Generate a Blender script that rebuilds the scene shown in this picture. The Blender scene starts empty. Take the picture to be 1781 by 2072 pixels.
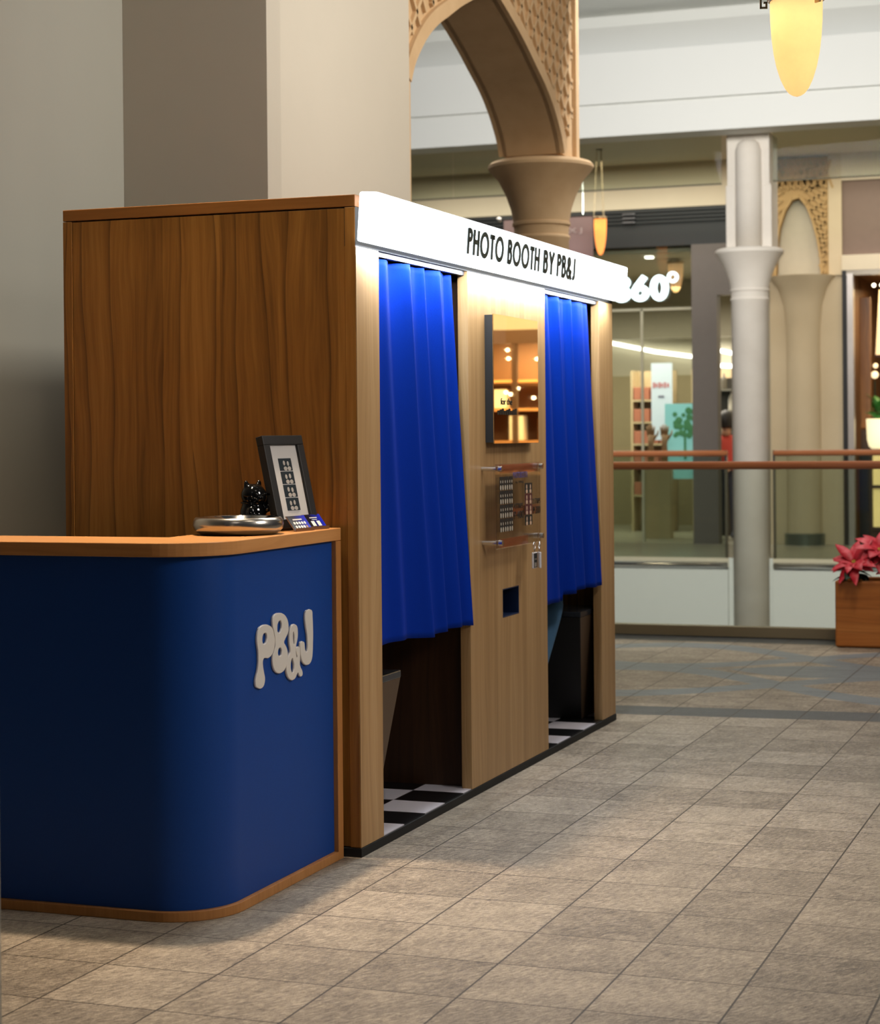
import bpy, bmesh, math, random
from mathutils import Vector, Matrix, Euler
R = math.radians
random.seed(7)
sc = bpy.context.scene
COL = sc.collection

# ------------------------------------------------------------------ camera
cam_d = bpy.data.cameras.new('camera'); cam = bpy.data.objects.new('camera', cam_d); COL.objects.link(cam)
YAW, PITCH, ROLL = 0.35207, -0.00358, -0.00940
_f = Vector((-math.sin(YAW)*math.cos(PITCH), math.cos(YAW)*math.cos(PITCH), math.sin(PITCH)))
_r = Vector((math.cos(YAW), math.sin(YAW), 0)); _u = _r.cross(_f)
_r2 = _r*math.cos(ROLL)+_u*math.sin(ROLL); _u2 = _u*math.cos(ROLL)-_r*math.sin(ROLL)
cam.matrix_world = Matrix(((_r2.x,_u2.x,-_f.x,2.39478),(_r2.y,_u2.y,-_f.y,-5.74986),(_r2.z,_u2.z,-_f.z,1.35),(0,0,0,1)))
cam_d.sensor_fit = 'HORIZONTAL'; cam_d.sensor_width = 36; cam_d.lens = 3941.20826/1781*36
cam_d.shift_y = -142.63851/1781; cam_d.clip_end = 200; cam_d.clip_start = .05
cam_d.dof.use_dof = True; cam_d.dof.focus_distance = 6.1; cam_d.dof.aperture_fstop = 6.3
sc.camera = cam

# ------------------------------------------------------------------ light and exposure
sc.view_settings.view_transform = 'Standard'; sc.view_settings.look = 'None'
sc.view_settings.gamma = 1; sc.view_settings.use_curve_mapping = False
sc.view_settings.exposure = 0.0
w = bpy.data.worlds.new('world'); sc.world = w; w.use_nodes = True
w.node_tree.nodes['Background'].inputs[0].default_value = (.85, .9, 1, 1)
w.node_tree.nodes['Background'].inputs[1].default_value = .035
sc.cycles.max_bounces = 8; sc.cycles.caustics_reflective = False; sc.cycles.caustics_refractive = False
sc.cycles.sample_clamp_indirect = 4

def area(name, loc, target, size, power, col, size_y=None, spread=180):
    d = bpy.data.lights.new(name, 'AREA'); d.energy = power; d.color = col
    d.shape = 'RECTANGLE' if size_y else 'SQUARE'; d.size = size
    if size_y: d.size_y = size_y
    d.spread = R(spread)
    o = bpy.data.objects.new(name, d); COL.objects.link(o); o.location = loc
    o.rotation_euler = (Vector(target)-Vector(loc)).to_track_quat('-Z', 'Y').to_euler()
    return o
WARM = (1, .78, .55); COOL = (.86, .95, 1); NEUT = (1, .93, .84)
def down(name, loc, sx, sy, power, col, tilt=(0, 0), spread=180):
    o = area(name, loc, (loc[0], loc[1], loc[2]-1), sx, power, col, sy, spread); o.rotation_euler = (R(tilt[0]), R(tilt[1]), 0); return o
area('atrium_skylight', (-1.5, 10.5, 11), (-1.5, 12.5, 3), 11, 130, (.93, .98, 1), 6)
area('atrium_fill_light', (-1.0, 7.9, 5.0), (-1.8, 15.0, 1.0), 5, 540, (1, .97, .93), .8)  # unseen fill, added to brighten the far column and camera-facing faces
area('arcade_fill_light', (1.2, 4.2, 4.6), (-1.7, 6.6, 3.7), .6, 42, (1, .88, .70), .6)  # added warm fill for the arch, no fitting of its own
area('upper_wall_fill', (3.0, 1.0, 4.6), (-1.4, 2.3, 2.9), .8, 40, (1, .95, .86), .8, spread=75)  # extra lamp out of view, added to lift the upper pillar and walls
down('gallery_ceiling_light', (2.0, 4.4, 5.6), 2.6, 5.0, 140, NEUT, (0, 8))
area('near_ceiling_light', (3.0, -2.0, 5.4), (1.2, -1.2, 0), 1.2, 14, (1, .88, .72), 1.2)
area('counter_downlight', (-.62, -.06, 5.0), (-.40, -.50, 0), .20, 35, (1, .79, .56), spread=64)
area('panel_downlight', (-.34, -.66, 3.4), (-.40, -.10, 1.1), .25, 5.4, (1, .85, .62), spread=110)
area('counter_side_fill', (4.2, -.5, 3.2), (0, -.35, .8), .9, 11, (1, .93, .86), .9, spread=60)  # added fill out of frame, brightens the counter's right face and logo
area('left_room_light', (1.4, -5.2, 4.6), (-1.4, 0, 2.2), 1.2, 6, (1, .92, .84), 1.2)
area('far_gallery_light', (-2.5, 16.3, 4.5), (-2.5, 16.6, 0), 8, 100, (1, .9, .74), 1.2)
down('sign_led_strip', (.046, 1.53, 1.9615), .04, 3.0, 28, (.84, .93, 1))

# ------------------------------------------------------------------ node helpers and materials
class NT:
    def __init__(s, name):
        s.m = bpy.data.materials.new(name); s.m.use_nodes = True; s.t = s.m.node_tree
        s.b = s.t.nodes['Principled BSDF']; s.out = s.t.nodes['Material Output']
    def n(s, typ, **kw):
        x = s.t.nodes.new(typ)
        for k, v in kw.items(): setattr(x, k, v)
        return x
    def set(s, inp, v):
        if hasattr(v, 'is_linked') or hasattr(v, 'links'): s.t.links.new(v, inp)
        else:
            if isinstance(v, (tuple, list)) and len(v) == 3 and inp.type == 'RGBA': v = (*v, 1)
            inp.default_value = v
    def M(s, op, a, b=0, c=None):
        x = s.n('ShaderNodeMath', operation=op); s.set(x.inputs[0], a); s.set(x.inputs[1], b)
        if c is not None: s.set(x.inputs[2], c)
        return x.outputs[0]
    def pos(s, kind='Object'):
        if kind == 'World': v = s.n('ShaderNodeNewGeometry').outputs['Position']
        else: v = s.n('ShaderNodeTexCoord').outputs['Object']
        p = s.n('ShaderNodeSeparateXYZ'); s.t.links.new(v, p.inputs[0]); return v, p.outputs[0], p.outputs[1], p.outputs[2]
    def vec(s, x, y, z):
        c = s.n('ShaderNodeCombineXYZ'); s.set(c.inputs[0], x); s.set(c.inputs[1], y); s.set(c.inputs[2], z); return c.outputs[0]
    def noise(s, v, scale, detail=3, rough=.5, dist=0):
        x = s.n('ShaderNodeTexNoise'); s.set(x.inputs['Vector'], v); x.inputs['Scale'].default_value = scale
        x.inputs['Detail'].default_value = detail; x.inputs['Roughness'].default_value = rough; x.inputs['Distortion'].default_value = dist
        return x.outputs[0]
    def ramp(s, f, stops):
        x = s.n('ShaderNodeValToRGB'); s.set(x.inputs[0], f); e = x.color_ramp.elements
        while len(e) < len(stops): e.new(.5)
        for i, (p, c) in enumerate(stops): e[i].position = p; e[i].color = (*c, 1)
        return x.outputs[0]
    def mix(s, f, a, b, mode='MIX'):
        x = s.n('ShaderNodeMix', data_type='RGBA', blend_type=mode); s.set(x.inputs[0], f); s.set(x.inputs[6], a); s.set(x.inputs[7], b); return x.outputs[2]
    def P(s, **kw):
        for k, v in kw.items(): s.set(s.b.inputs[k.replace('_', ' ')], v)
        return s
    def bump(s, h, strength=.3, dist=.01):
        x = s.n('ShaderNodeBump'); s.set(x.inputs['Height'], h); x.inputs['Strength'].default_value = strength; x.inputs['Distance'].default_value = dist
        s.t.links.new(x.outputs[0], s.b.inputs['Normal'])

def srgb(r, g, b):
    f = lambda c: (c/255/12.92) if c <= 10 else ((c/255+.055)/1.055)**2.4
    return (f(r), f(g), f(b))
def plain(name, c, rough=.5, metal=0, var=.06, scale=12, **kw):
    t = NT(name); v, x, y, z = t.pos()
    n = t.noise(v, scale, 3)
    t.P(Base_Color=t.mix(n, tuple(k*(1-var) for k in c), tuple(min(1, k*(1+var)) for k in c)), Roughness=rough, Metallic=metal, **kw)
    return t.m
def emit(name, c, s):
    t = NT(name); t.P(Base_Color=c, Emission_Color=c, Emission_Strength=s, Roughness=.6); return t.m
def glass(name, tint=(1, 1, 1), refl=.12, rough=.02):
    t = NT(name); nt = t.t
    tr = t.n('ShaderNodeBsdfTransparent'); tr.inputs[0].default_value = (*tint, 1)
    gl = t.n('ShaderNodeBsdfGlossy'); gl.inputs['Roughness'].default_value = rough
    fr = t.n('ShaderNodeFresnel'); fr.inputs[0].default_value = 1.45
    mx = t.n('ShaderNodeMixShader'); nt.links.new(t.M('MULTIPLY', fr.outputs[0], refl*8), mx.inputs[0])
    nt.links.new(tr.outputs[0], mx.inputs[1]); nt.links.new(gl.outputs[0], mx.inputs[2]); nt.links.new(mx.outputs[0], t.out.inputs[0])
    return t.m
def wood(name, cols, plank=.11, grain=70, dark=(.03, .012, .004), rough=.42, horiz=False, planks=.5, lines=.5, spec=.4):
    t = NT(name); v, x, y, z = t.pos()
    u = t.M('ADD', x, y)
    if horiz: u, z = z, u
    wob = t.noise(t.vec(t.M('MULTIPLY', u, 2.5), 3.3, t.M('MULTIPLY', z, .55)), 1.6, 2)
    uu = t.M('ADD', u, t.M('MULTIPLY', t.M('SUBTRACT', wob, .5), .16))
    cell = t.M('FLOOR', t.M('DIVIDE', t.M('ADD', u, 37), plank))
    wn = t.n('ShaderNodeTexWhiteNoise', noise_dimensions='1D'); t.set(wn.inputs['W'], cell)
    fine = t.noise(t.vec(t.M('MULTIPLY', uu, grain), 0, t.M('MULTIPLY', z, 2.2)), 1.0, 4, .65)
    mid = t.noise(t.vec(t.M('MULTIPLY', uu, grain*.22), 5, t.M('MULTIPLY', z, .5)), 1.0, 3, .55)
    f = t.M('ADD', t.M('MULTIPLY', fine, .52), t.M('MULTIPLY', mid, .48))
    f = t.M('ADD', f, t.M('MULTIPLY', t.M('SUBTRACT', wn.outputs[0], .5), planks*.34))
    c = t.ramp(f, [(.22, cols[0]), (.5, cols[1]), (.78, cols[2])])
    wv = t.n('ShaderNodeTexWave', wave_type='BANDS', bands_direction='X', wave_profile='SAW')
    t.set(wv.inputs['Vector'], t.vec(t.M('ADD', uu, t.M('MULTIPLY', wn.outputs[0], .13)), 0, t.M('MULTIPLY', z, .045)))
    wv.inputs['Scale'].default_value = 3.1; wv.inputs['Distortion'].default_value = 3.2; wv.inputs['Detail'].default_value = 2.5; wv.inputs['Detail Scale'].default_value = 1.6
    ln = t.M('MULTIPLY', t.M('POWER', wv.outputs[1], 9), lines)
    c = t.mix(ln, c, dark)
    t.P(Base_Color=c, Roughness=rough); t.b.inputs['Specular IOR Level'].default_value = spec
    t.bump(fine, .05, .002)
    return t.m

W_SIDE = wood('walnut_veneer', [srgb(86, 54, 20), srgb(150, 101, 44), srgb(184, 132, 66)], .105, 62, srgb(48, 22, 8), .38, lines=.62, planks=.55)
W_CAP = wood('walnut_edge', [srgb(84, 50, 20), srgb(132, 84, 36), srgb(158, 104, 50)], 3, 40, lines=.1, horiz=True)
W_FRONT = wood('ash_veneer', [srgb(142, 108, 68), srgb(170, 134, 90), srgb(194, 160, 116)], .06, 120, srgb(120, 84, 50), .42, lines=.10, planks=.35)
W_TOP = wood('counter_wood', [srgb(168, 112, 62), srgb(196, 138, 82), srgb(210, 156, 98)], 4, 60, lines=.05, horiz=True, rough=.36)
W_POST = wood('counter_post_wood', [srgb(150, 98, 50), srgb(178, 122, 68), srgb(194, 138, 82)], 4, 60, lines=.05)
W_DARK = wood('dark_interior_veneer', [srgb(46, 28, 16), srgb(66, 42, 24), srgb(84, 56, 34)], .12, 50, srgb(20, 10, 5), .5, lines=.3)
W_RAIL = wood('handrail_wood', [srgb(126, 72, 44), srgb(160, 96, 60), srgb(186, 122, 80)], 6, 50, lines=.2, horiz=True, rough=.28)
W_PLANT = wood('planter_wood', [srgb(150, 84, 34), srgb(190, 114, 50), srgb(214, 140, 70)], .14, 40, srgb(92, 44, 14), .4, horiz=True, lines=.3)
BLACK = plain('black_base', (.003, .003, .003), .7)
NEARBLK = plain('black_paint', (.006, .006, .0065), .55)
CHROME = plain('chrome', (.75, .76, .78), .16, 1, .03)
DMETAL = plain('dark_metal_channel', srgb(150, 136, 108), .42, .4, .1, 3)
BRASS = plain('brushed_brass', (.45, .33, .2), .3, 1)
WALLP = plain('painted_wall', srgb(180, 171, 156), .75, 0, .02, 5)
WALLG = plain('grey_painted_wall', srgb(156, 153, 142), .75, 0, .02, 5)
WHITEP = plain('white_plaster', srgb(216, 217, 212), .7, 0, .01, 3)
CREAM = plain('cream_plaster', srgb(214, 202, 178), .7, 0, .03, 4)
STONE = None
def stone(name, a, b, sc_=6):
    t = NT(name); v, x, y, z = t.pos('World')
    n1 = t.noise(v, sc_, 5, .6); n2 = t.noise(v, 60, 3)
    c = t.mix(n1, a, b); t.P(Base_Color=c, Roughness=.8); t.bump(n2, .12, .004); return t.m
STONE = stone('sandstone_plaster', srgb(186, 152, 112), srgb(212, 182, 142))
STONEW = stone('pale_column_stone', srgb(204, 196, 184), srgb(226, 220, 210), 3)
STONEY = stone('yellow_plaster', srgb(172, 140, 92), srgb(192, 162, 112), 3)
LITE = emit('lightbox_acrylic', (.90, .96, 1), 3.2)
GREY = plain('shopfront_grey', srgb(104, 98, 94), .6)
GLASSN = glass('balustrade_glass', (.90, .93, .90), .10)
GLASSF = glass('far_balustrade_glass', (.76, .80, .77), .10)
GLASSS = glass('shop_glass', (.86, .88, .84), .10)
ACRY = glass('clear_acrylic', (.985, .985, .98), .07)
INK = plain('ink_green_black', (.012, .03, .032), .4)

def blue_panel():
    t = NT('blue_laminate'); v, x, y, z = t.pos()
    n = t.noise(v, 300, 2)
    t.P(Base_Color=t.mix(n, srgb(8, 56, 128), srgb(12, 66, 146)), Roughness=.5); t.b.inputs['Specular IOR Level'].default_value = .25; t.bump(n, .05, .001); return t.m
BLUE = blue_panel()
def curtain_mat():
    t = NT('royal_blue_fabric'); v, x, y, z = t.pos()
    n = t.noise(v, 220, 2)
    t.P(Base_Color=t.mix(n, (.0003, .020, .26), (.0004, .028, .33)), Roughness=.75)
    t.b.inputs['Specular IOR Level'].default_value = .08
    t.bump(n, .1, .002); return t.m
CURT = curtain_mat()
def checker():
    t = NT('checkered_tile'); v, x, y, z = t.pos('World')
    a = t.M('FLOOR', t.M('DIVIDE', t.M('ADD', x, 10.0), .2)); b = t.M('FLOOR', t.M('DIVIDE', t.M('ADD', y, 10.01), .2))
    k = t.M('MODULO', t.M('ADD', a, b), 2)
    t.P(Base_Color=t.mix(k, srgb(214, 208, 216), (.006, .006, .007)), Roughness=.3); return t.m
CHECK = checker()

def floor_mat():
    t = NT('stone_tile_floor'); v, x, y, z = t.pos('World')
    T = .3185
    tx = t.M('DIVIDE', t.M('ADD', x, 20*T-.175), T); ty = t.M('DIVIDE', t.M('ADD', y, 20*T+.09), T)
    fx = t.M('FRACT', tx); fy = t.M('FRACT', ty); ix = t.M('FLOOR', tx); iy = t.M('FLOOR', ty)
    gx = t.M('MINIMUM', fx, t.M('SUBTRACT', 1, fx)); gy = t.M('MINIMUM', fy, t.M('SUBTRACT', 1, fy))
    wn = t.n('ShaderNodeTexWhiteNoise', noise_dimensions='2D'); t.set(wn.inputs['Vector'], t.vec(ix, iy, 0))
    # slate streaks
    d = t.vec(t.M('ADD', t.M('MULTIPLY', x, 34), t.M('MULTIPLY', y, 22)), t.M('SUBTRACT', t.M('MULTIPLY', y, 90), t.M('MULTIPLY', x, 130)), t.M('MULTIPLY', wn.outputs[0], 40))
    s1 = t.noise(d, 1.1, 5, .7, .6); s2 = t.noise(t.vec(x, y, wn.outputs[0]), 7, 4, .6); s3 = t.noise(v, 330, 2)
    f = t.M('ADD', t.M('ADD', t.M('MULTIPLY', s1, .60), t.M('MULTIPLY', s2, .17)), t.M('MULTIPLY', s3, .23))
    f = t.M('ADD', f, t.M('MULTIPLY', t.M('SUBTRACT', wn.outputs[0], .5), .055))
    c = t.ramp(f, [(.38, srgb(78, 68, 58)), (.5, srgb(146, 133, 116)), (.61, srgb(192, 178, 158))])
    # inlaid grey-blue stone pattern beyond the dark strip
    inl = t.mix(s2, srgb(108, 114, 116), srgb(134, 140, 142))
    def band(c0, amp, k, x0, wdt, sgn):
        yy = t.M('ADD', t.M('MULTIPLY', t.M('SINE', t.M('MULTIPLY', t.M('SUBTRACT', x, x0), k)), amp*sgn), c0)
        return t.M('LESS_THAN', t.M('ABSOLUTE', t.M('SUBTRACT', y, yy)), wdt)
    yt = 0.0
    m = band(5.82, .56, 1.85, .47, .13, 1)
    for a in [(5.82, .56, 1.85, .47, .13, -1), (4.60, .56, 1.85, .49, .13, 1), (4.60, .56, 1.85, .49, .13, -1)]:
        m = t.M('MAXIMUM', m, band(*a))
    # filled lens
    ln = t.M('SUBTRACT', t.M('MULTIPLY', t.M('COSINE', t.M('MULTIPLY', t.M('SUBTRACT', x, .58), 3.3)), .27), t.M('ABSOLUTE', t.M('SUBTRACT', y, 5.21)))
    lens = t.M('MULTIPLY', t.M('GREATER_THAN', ln, 0), t.M('LESS_THAN', t.M('ABSOLUTE', t.M('SUBTRACT', x, .58)), .5))
    m = t.M('MAXIMUM', m, lens)
    m = t.M('MULTIPLY', m, t.M('GREATER_THAN', y, 3.7))
    c = t.mix(m, c, inl)
    ys = t.M('SUBTRACT', y, t.M('MULTIPLY', x, .075))
    strip = t.M('LESS_THAN', t.M('ABSOLUTE', t.M('SUBTRACT', ys, 3.47)), .145)
    strip2 = t.M('GREATER_THAN', y, 6.62)
    dk = t.mix(s2, srgb(74, 76, 76), srgb(94, 96, 96))
    c = t.mix(t.M('MAXIMUM', strip, strip2), c, dk)
    gr = t.M('MAXIMUM', t.M('LESS_THAN', gx, .0085), t.M('MULTIPLY', t.M('LESS_THAN', gy, .008), .9))
    c = t.mix(gr, c, srgb(62, 52, 42))
    t.P(Base_Color=c, Roughness=t.M('ADD', .36, t.M('MULTIPLY', s1, .25)))
    t.b.inputs['Specular IOR Level'].default_value = .35
    t.bump(t.M('SUBTRACT', t.M('ADD', s1, t.M('MULTIPLY', s3, .3)), t.M('MULTIPLY', gr, 1.5)), .6, .004)
    return t.m
FLOOR = floor_mat()

# ------------------------------------------------------------------ object helpers
def bm_new(): return bmesh.new()
def bx(bm, x0, x1, y0, y1, z0, z1, mat=0):
    vs = [bm.verts.new(p) for p in [(x0,y0,z0),(x1,y0,z0),(x1,y1,z0),(x0,y1,z0),(x0,y0,z1),(x1,y0,z1),(x1,y1,z1),(x0,y1,z1)]]
    for f in [(0,3,2,1),(4,5,6,7),(0,1,5,4),(1,2,6,5),(2,3,7,6),(3,0,4,7)]:
        g = bm.faces.new([vs[i] for i in f]); g.material_index = mat
    return bm
def lathe(bm, prof, cx=0, cy=0, n=40, a0=0, a1=2*math.pi):
    full = abs(a1-a0-2*math.pi) < 1e-6; rings = []
    for r, z in prof:
        k = n if full else n+1
        rings.append([bm.verts.new((cx+r*math.cos(a0+(a1-a0)*i/n), cy+r*math.sin(a0+(a1-a0)*i/n), z)) for i in range(k)])
    for a, b in zip(rings, rings[1:]):
        k = len(a)
        for i in range(k if full else k-1):
            j = (i+1) % k
            try: bm.faces.new((a[i], a[j], b[j], b[i]))
            except ValueError: pass
    if full:
        for rg, rev in ((rings[0], True), (rings[-1], False)):
            if prof[0 if rev else -1][0] > 1e-4: bm.faces.new(rg[::-1] if rev else rg)
    return bm
def prism(bm, pts, axis, a, b):
    """extrude a polygon; axis 'z': pts are (x, y); 'x': pts are (y, z); 'y': pts are (x, z)"""
    mk = {'z': lambda p, t: (p[0], p[1], t), 'x': lambda p, t: (t, p[0], p[1]), 'y': lambda p, t: (p[0], t, p[1])}[axis]
    A = [bm.verts.new(mk(p, a)) for p in pts]; B = [bm.verts.new(mk(p, b)) for p in pts]
    bm.faces.new(A[::-1]); bm.faces.new(B)
    for i in range(len(pts)):
        j = (i+1) % len(pts); bm.faces.new((A[i], A[j], B[j], B[i]))
    return bm
def tube(bm, pts, r, n=10, cap=True):
    pts = [Vector(p) for p in pts]; rings = []
    for i, p in enumerate(pts):
        d = (pts[min(i+1, len(pts)-1)]-pts[max(i-1, 0)]).normalized()
        a = d.orthogonal().normalized() if not rings else (pa-d*pa.dot(d)).normalized()
        pa = a; b = d.cross(a); rr = r[i] if isinstance(r, (list, tuple)) else r
        rings.append([bm.verts.new(p+a*rr*math.cos(2*math.pi*k/n)+b*rr*math.sin(2*math.pi*k/n)) for k in range(n)])
    for A, B in zip(rings, rings[1:]):
        for k in range(n): bm.faces.new((A[k], A[(k+1) % n], B[(k+1) % n], B[k]))
    if cap: bm.faces.new(rings[0][::-1]); bm.faces.new(rings[-1])
    return bm
def ball(bm, c, r, sx=1, sy=1, sz=1, n=16):
    m = Matrix.Translation(c) @ Matrix.Diagonal((sx, sy, sz, 1))
    bmesh.ops.create_uvsphere(bm, u_segments=n, v_segments=max(6, n*2//3), radius=r, matrix=m); return bm
def obj(name, bm, mats, parent=None, smooth=False, bevel=0, loc=None):
    bmesh.ops.recalc_face_normals(bm, faces=bm.faces)
    me = bpy.data.meshes.new(name); bm.to_mesh(me); bm.free()
    if loc is None:
        loc = Vector((0, 0, 0)); p = parent
        while p: loc = loc+p.location; p = p.parent
        me.transform(Matrix.Translation(-loc))
    for m in (mats if isinstance(mats, (list, tuple)) else [mats]): me.materials.append(m)
    if smooth:
        for f in me.polygons: f.use_smooth = True
    o = bpy.data.objects.new(name, me); COL.objects.link(o)
    if parent: o.parent = parent
    if bevel:
        b = o.modifiers.new('bevel', 'BEVEL'); b.width = bevel; b.segments = 2; b.limit_method = 'ANGLE'; b.angle_limit = R(40)
    return o
def smooth_angle(o, a=40):
    me = o.data
    for f in me.polygons: f.use_smooth = True
    bm = bmesh.new(); bm.from_mesh(me)
    for e in bm.edges:
        if len(e.link_faces) == 2 and e.calc_face_angle(0) > R(a): e.smooth = False
    bm.to_mesh(me); bm.free(); return o
def tag(o, label, cat, group=None):
    o['label'] = label; o['category'] = cat
    if group: o['group'] = group
    return o
def thing(name, label, cat, loc=(0, 0, 0), rz=0, group=None):
    o = bpy.data.objects.new(name, None); COL.objects.link(o); o.location = loc; o.rotation_euler = (0, 0, rz)
    o.empty_display_size = .1
    return tag(o, label, cat, group)
def struct(name, bm, m, bevel=0, smooth=False):
    o = obj(name, bm, m, bevel=bevel, smooth=smooth); o['kind'] = 'structure'; return o
def curve_mesh(name, splines, depth, bevel=0, res=8, poly=False, inset=0):
    """filled 2-D outlines (list of closed point lists; holes included) -> mesh extruded, lying in local XY"""
    cu = bpy.data.curves.new(name, 'CURVE'); cu.dimensions = '2D'; cu.fill_mode = 'BOTH'; cu.extrude = depth; cu.bevel_depth = bevel; cu.bevel_resolution = 3; cu.offset = inset
    cu.resolution_u = res
    for pts in splines:
        if poly:
            s = cu.splines.new('POLY'); s.points.add(len(pts)-1)
            for q, p in zip(s.points, pts): q.co = (p[0], p[1], 0, 1)
        else:
            s = cu.splines.new('BEZIER'); s.bezier_points.add(len(pts)-1)
            for q, p in zip(s.bezier_points, pts): q.co = (p[0], p[1], 0); q.handle_left_type = q.handle_right_type = 'AUTO'
        s.use_cyclic_u = True
    return cu_to_mesh(cu)
def cu_to_mesh(cu):
    tmp = bpy.data.objects.new('tmp', cu); COL.objects.link(tmp); bpy.context.view_layer.update()
    me = bpy.data.meshes.new_from_object(tmp.evaluated_get(bpy.context.evaluated_depsgraph_get()))
    bpy.data.objects.remove(tmp); return me
def text_mesh(s, size=1, depth=.002, bold=0, align='CENTER', space=1):
    cu = bpy.data.curves.new('txt', 'FONT'); cu.body = s; cu.size = size; cu.extrude = depth; cu.offset = bold; cu.align_x = align; cu.space_character = space
    cu.resolution_u = 5
    return cu_to_mesh(cu)
def place_text(name, s, mat, parent, origin, xdir, h, wdt, depth=.001, bold=.0, space=1):
    """fit a text into width wdt and cap height h; lower-left corner at world origin; reads along xdir, up is z"""
    me = text_mesh(s, 1, .5, bold, 'LEFT', space)
    xs = [v.co.x for v in me.vertices]; ys = [v.co.y for v in me.vertices]
    x0, x1, y0, y1 = min(xs), max(xs), min(ys), max(ys)
    X = Vector(xdir).normalized(); Z = Vector((0, 0, 1)); N = X.cross(Z); O = Vector(origin)
    for v in me.vertices:
        v.co = O+X*((v.co.x-x0)/(x1-x0)*wdt)+Z*((v.co.y-y0)/(y1-y0)*h)+N*(v.co.z*2*depth)
    loc = Vector((0, 0, 0)); p = parent
    while p: loc = loc+p.location; p = p.parent
    me.transform(Matrix.Translation(-loc)); me.materials.clear(); me.materials.append(mat)
    o = bpy.data.objects.new(name, me); COL.objects.link(o); o.parent = parent; return o
def copy_tree(o, parent=None):
    c = o.copy(); COL.objects.link(c)
    if parent: c.parent = parent
    for ch in list(o.children): copy_tree(ch, c)
    return c

# ------------------------------------------------------------------ pen-stroke capitals
SW = .19
def arc(cx, cy, rx, ry, a0, a1, n=22): return [(cx+rx*math.cos(R(a0+(a1-a0)*i/n)), cy+ry*math.sin(R(a0+(a1-a0)*i/n))) for i in range(n+1)]
h2 = SW/2
GL = {  # geometric sans capitals as pen strokes: (width, [centre lines])
 'P': (.50, [[(h2, 0), (h2, 1)], [(h2, 1-h2), (.24, 1-h2)]+arc(.24, .745, .185, .1775, 90, -90)+[(h2, .5675)]]),
 'H': (.64, [[(h2, 0), (h2, 1)], [(.64-h2, 0), (.64-h2, 1)], [(h2, .53), (.64-h2, .53)]]),
 'O': (.96, [arc(.48, .5, .48-h2, .53-h2, 0, 360, 48)]),
 'T': (.50, [[(.25, 0), (.25, 1)], [(0, 1-h2), (.50, 1-h2)]]),
 'B': (.52, [[(h2, 0), (h2, 1)], [(h2, 1-h2), (.24, 1-h2)]+arc(.24, .755, .165, .1675, 90, -90)+[(h2, .5875)], [(h2, .56), (.25, .56)]+arc(.25, .319, .19, .241, 90, -90)+[(h2, h2)]]),
 'Y': (.60, [[(.05, 1), (.30, .50)], [(.55, 1), (.30, .50)], [(.30, .55), (.30, 0)]]),
 '&': (.66, [[(.62, .0), (.24, .58)]+arc(.305, .77, .135, .155, 200, -30, 16)+[(.36, .62), (.16, .46)]+arc(.27, .27, .195, .195, 140, 300, 16)+[(.48, .18), (.60, .42)]]),
 '3': (.56, [arc(.27, .755, .175, .155, 150, -75, 18), arc(.27, .30, .195, .205, 80, -155, 20)]),
 '6': (.66, [arc(.33, .32, .205, .215, 0, 360, 40), [(.145, .40), (.22, .58), (.36, .78), (.50, .97)]]),
 '0': (.66, [arc(.33, .5, .205, .395, 0, 360, 44)]),
 'J': (.36, [[(.36-h2, 1), (.36-h2, .26)]+arc(.36-h2-.13, .24, .13, .15, 0, -130, 10)]),
}
def ribbon(bm, pts, hw, put, closed):
    n = len(pts); L, Rr = [], []
    for i, p in enumerate(pts):
        a = pts[i-1] if (i or closed) else p; c = pts[(i+1) % n] if (i < n-1 or closed) else p
        d1 = Vector((p[0]-a[0], p[1]-a[1])); d2 = Vector((c[0]-p[0], c[1]-p[1]))
        if d1.length < 1e-7: d1 = d2
        if d2.length < 1e-7: d2 = d1
        d1.normalize(); d2.normalize(); t_ = (d1+d2).normalized(); nn = Vector((-t_.y, t_.x)); k = hw/max(.5, nn.dot(Vector((-d1.y, d1.x))))
        L.append((p[0]+nn.x*k, p[1]+nn.y*k)); Rr.append((p[0]-nn.x*k, p[1]-nn.y*k))
    m = n if closed else n-1
    for i in range(m):
        j = (i+1) % n; q = [L[i], L[j], Rr[j], Rr[i]]
        A = [bm.verts.new(put(*c, 0)) for c in q]; B = [bm.verts.new(put(*c, 1)) for c in q]
        bm.faces.new(A); bm.faces.new(B[::-1])
        for k in range(4): bm.faces.new((A[k], A[(k+1) % 4], B[(k+1) % 4], B[k]))

# ================================================================== the setting
struct('floor', bx(bm_new(), -6, 7, -9, 7.0, -.6, 0), FLOOR)
# lower storey floor of the atrium and the far gallery slab
LOWF = plain('lower_floor_stone', srgb(180, 176, 164), .5)
struct('floor_lower', bx(bm_new(), -16, 10, 7.0, 26, -5.2, -5), LOWF)
FARF = plain('far_floor_stone', srgb(150, 144, 130), .3, 0, .1, 2)
b = bm_new(); bx(b, -16, 10, 14.90, 26, -.62, 0)
struct('floor_far', b, FARF)
b = bm_new(); bx(b, -16, -1.90, 14.84, 14.90, -.10, .0); bx(b, -1.42, 10, 14.84, 14.90, -.10, .0)
struct('trim_1', b, CREAM)
b = bm_new(); bx(b, -16, -1.90, 14.82, 14.90, -1.5, -.12); bx(b, -1.42, 10, 14.82, 14.90, -1.5, -.12); bx(b, -1.90, -1.42, 14.86, 14.92, -5, -.0)
struct('wall_fascia', b, WHITEP)
b = bm_new(); bx(b, -16, 10, 14.95, 15.1, -5, -1.5); struct('wall_lower', b, CREAM)
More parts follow.
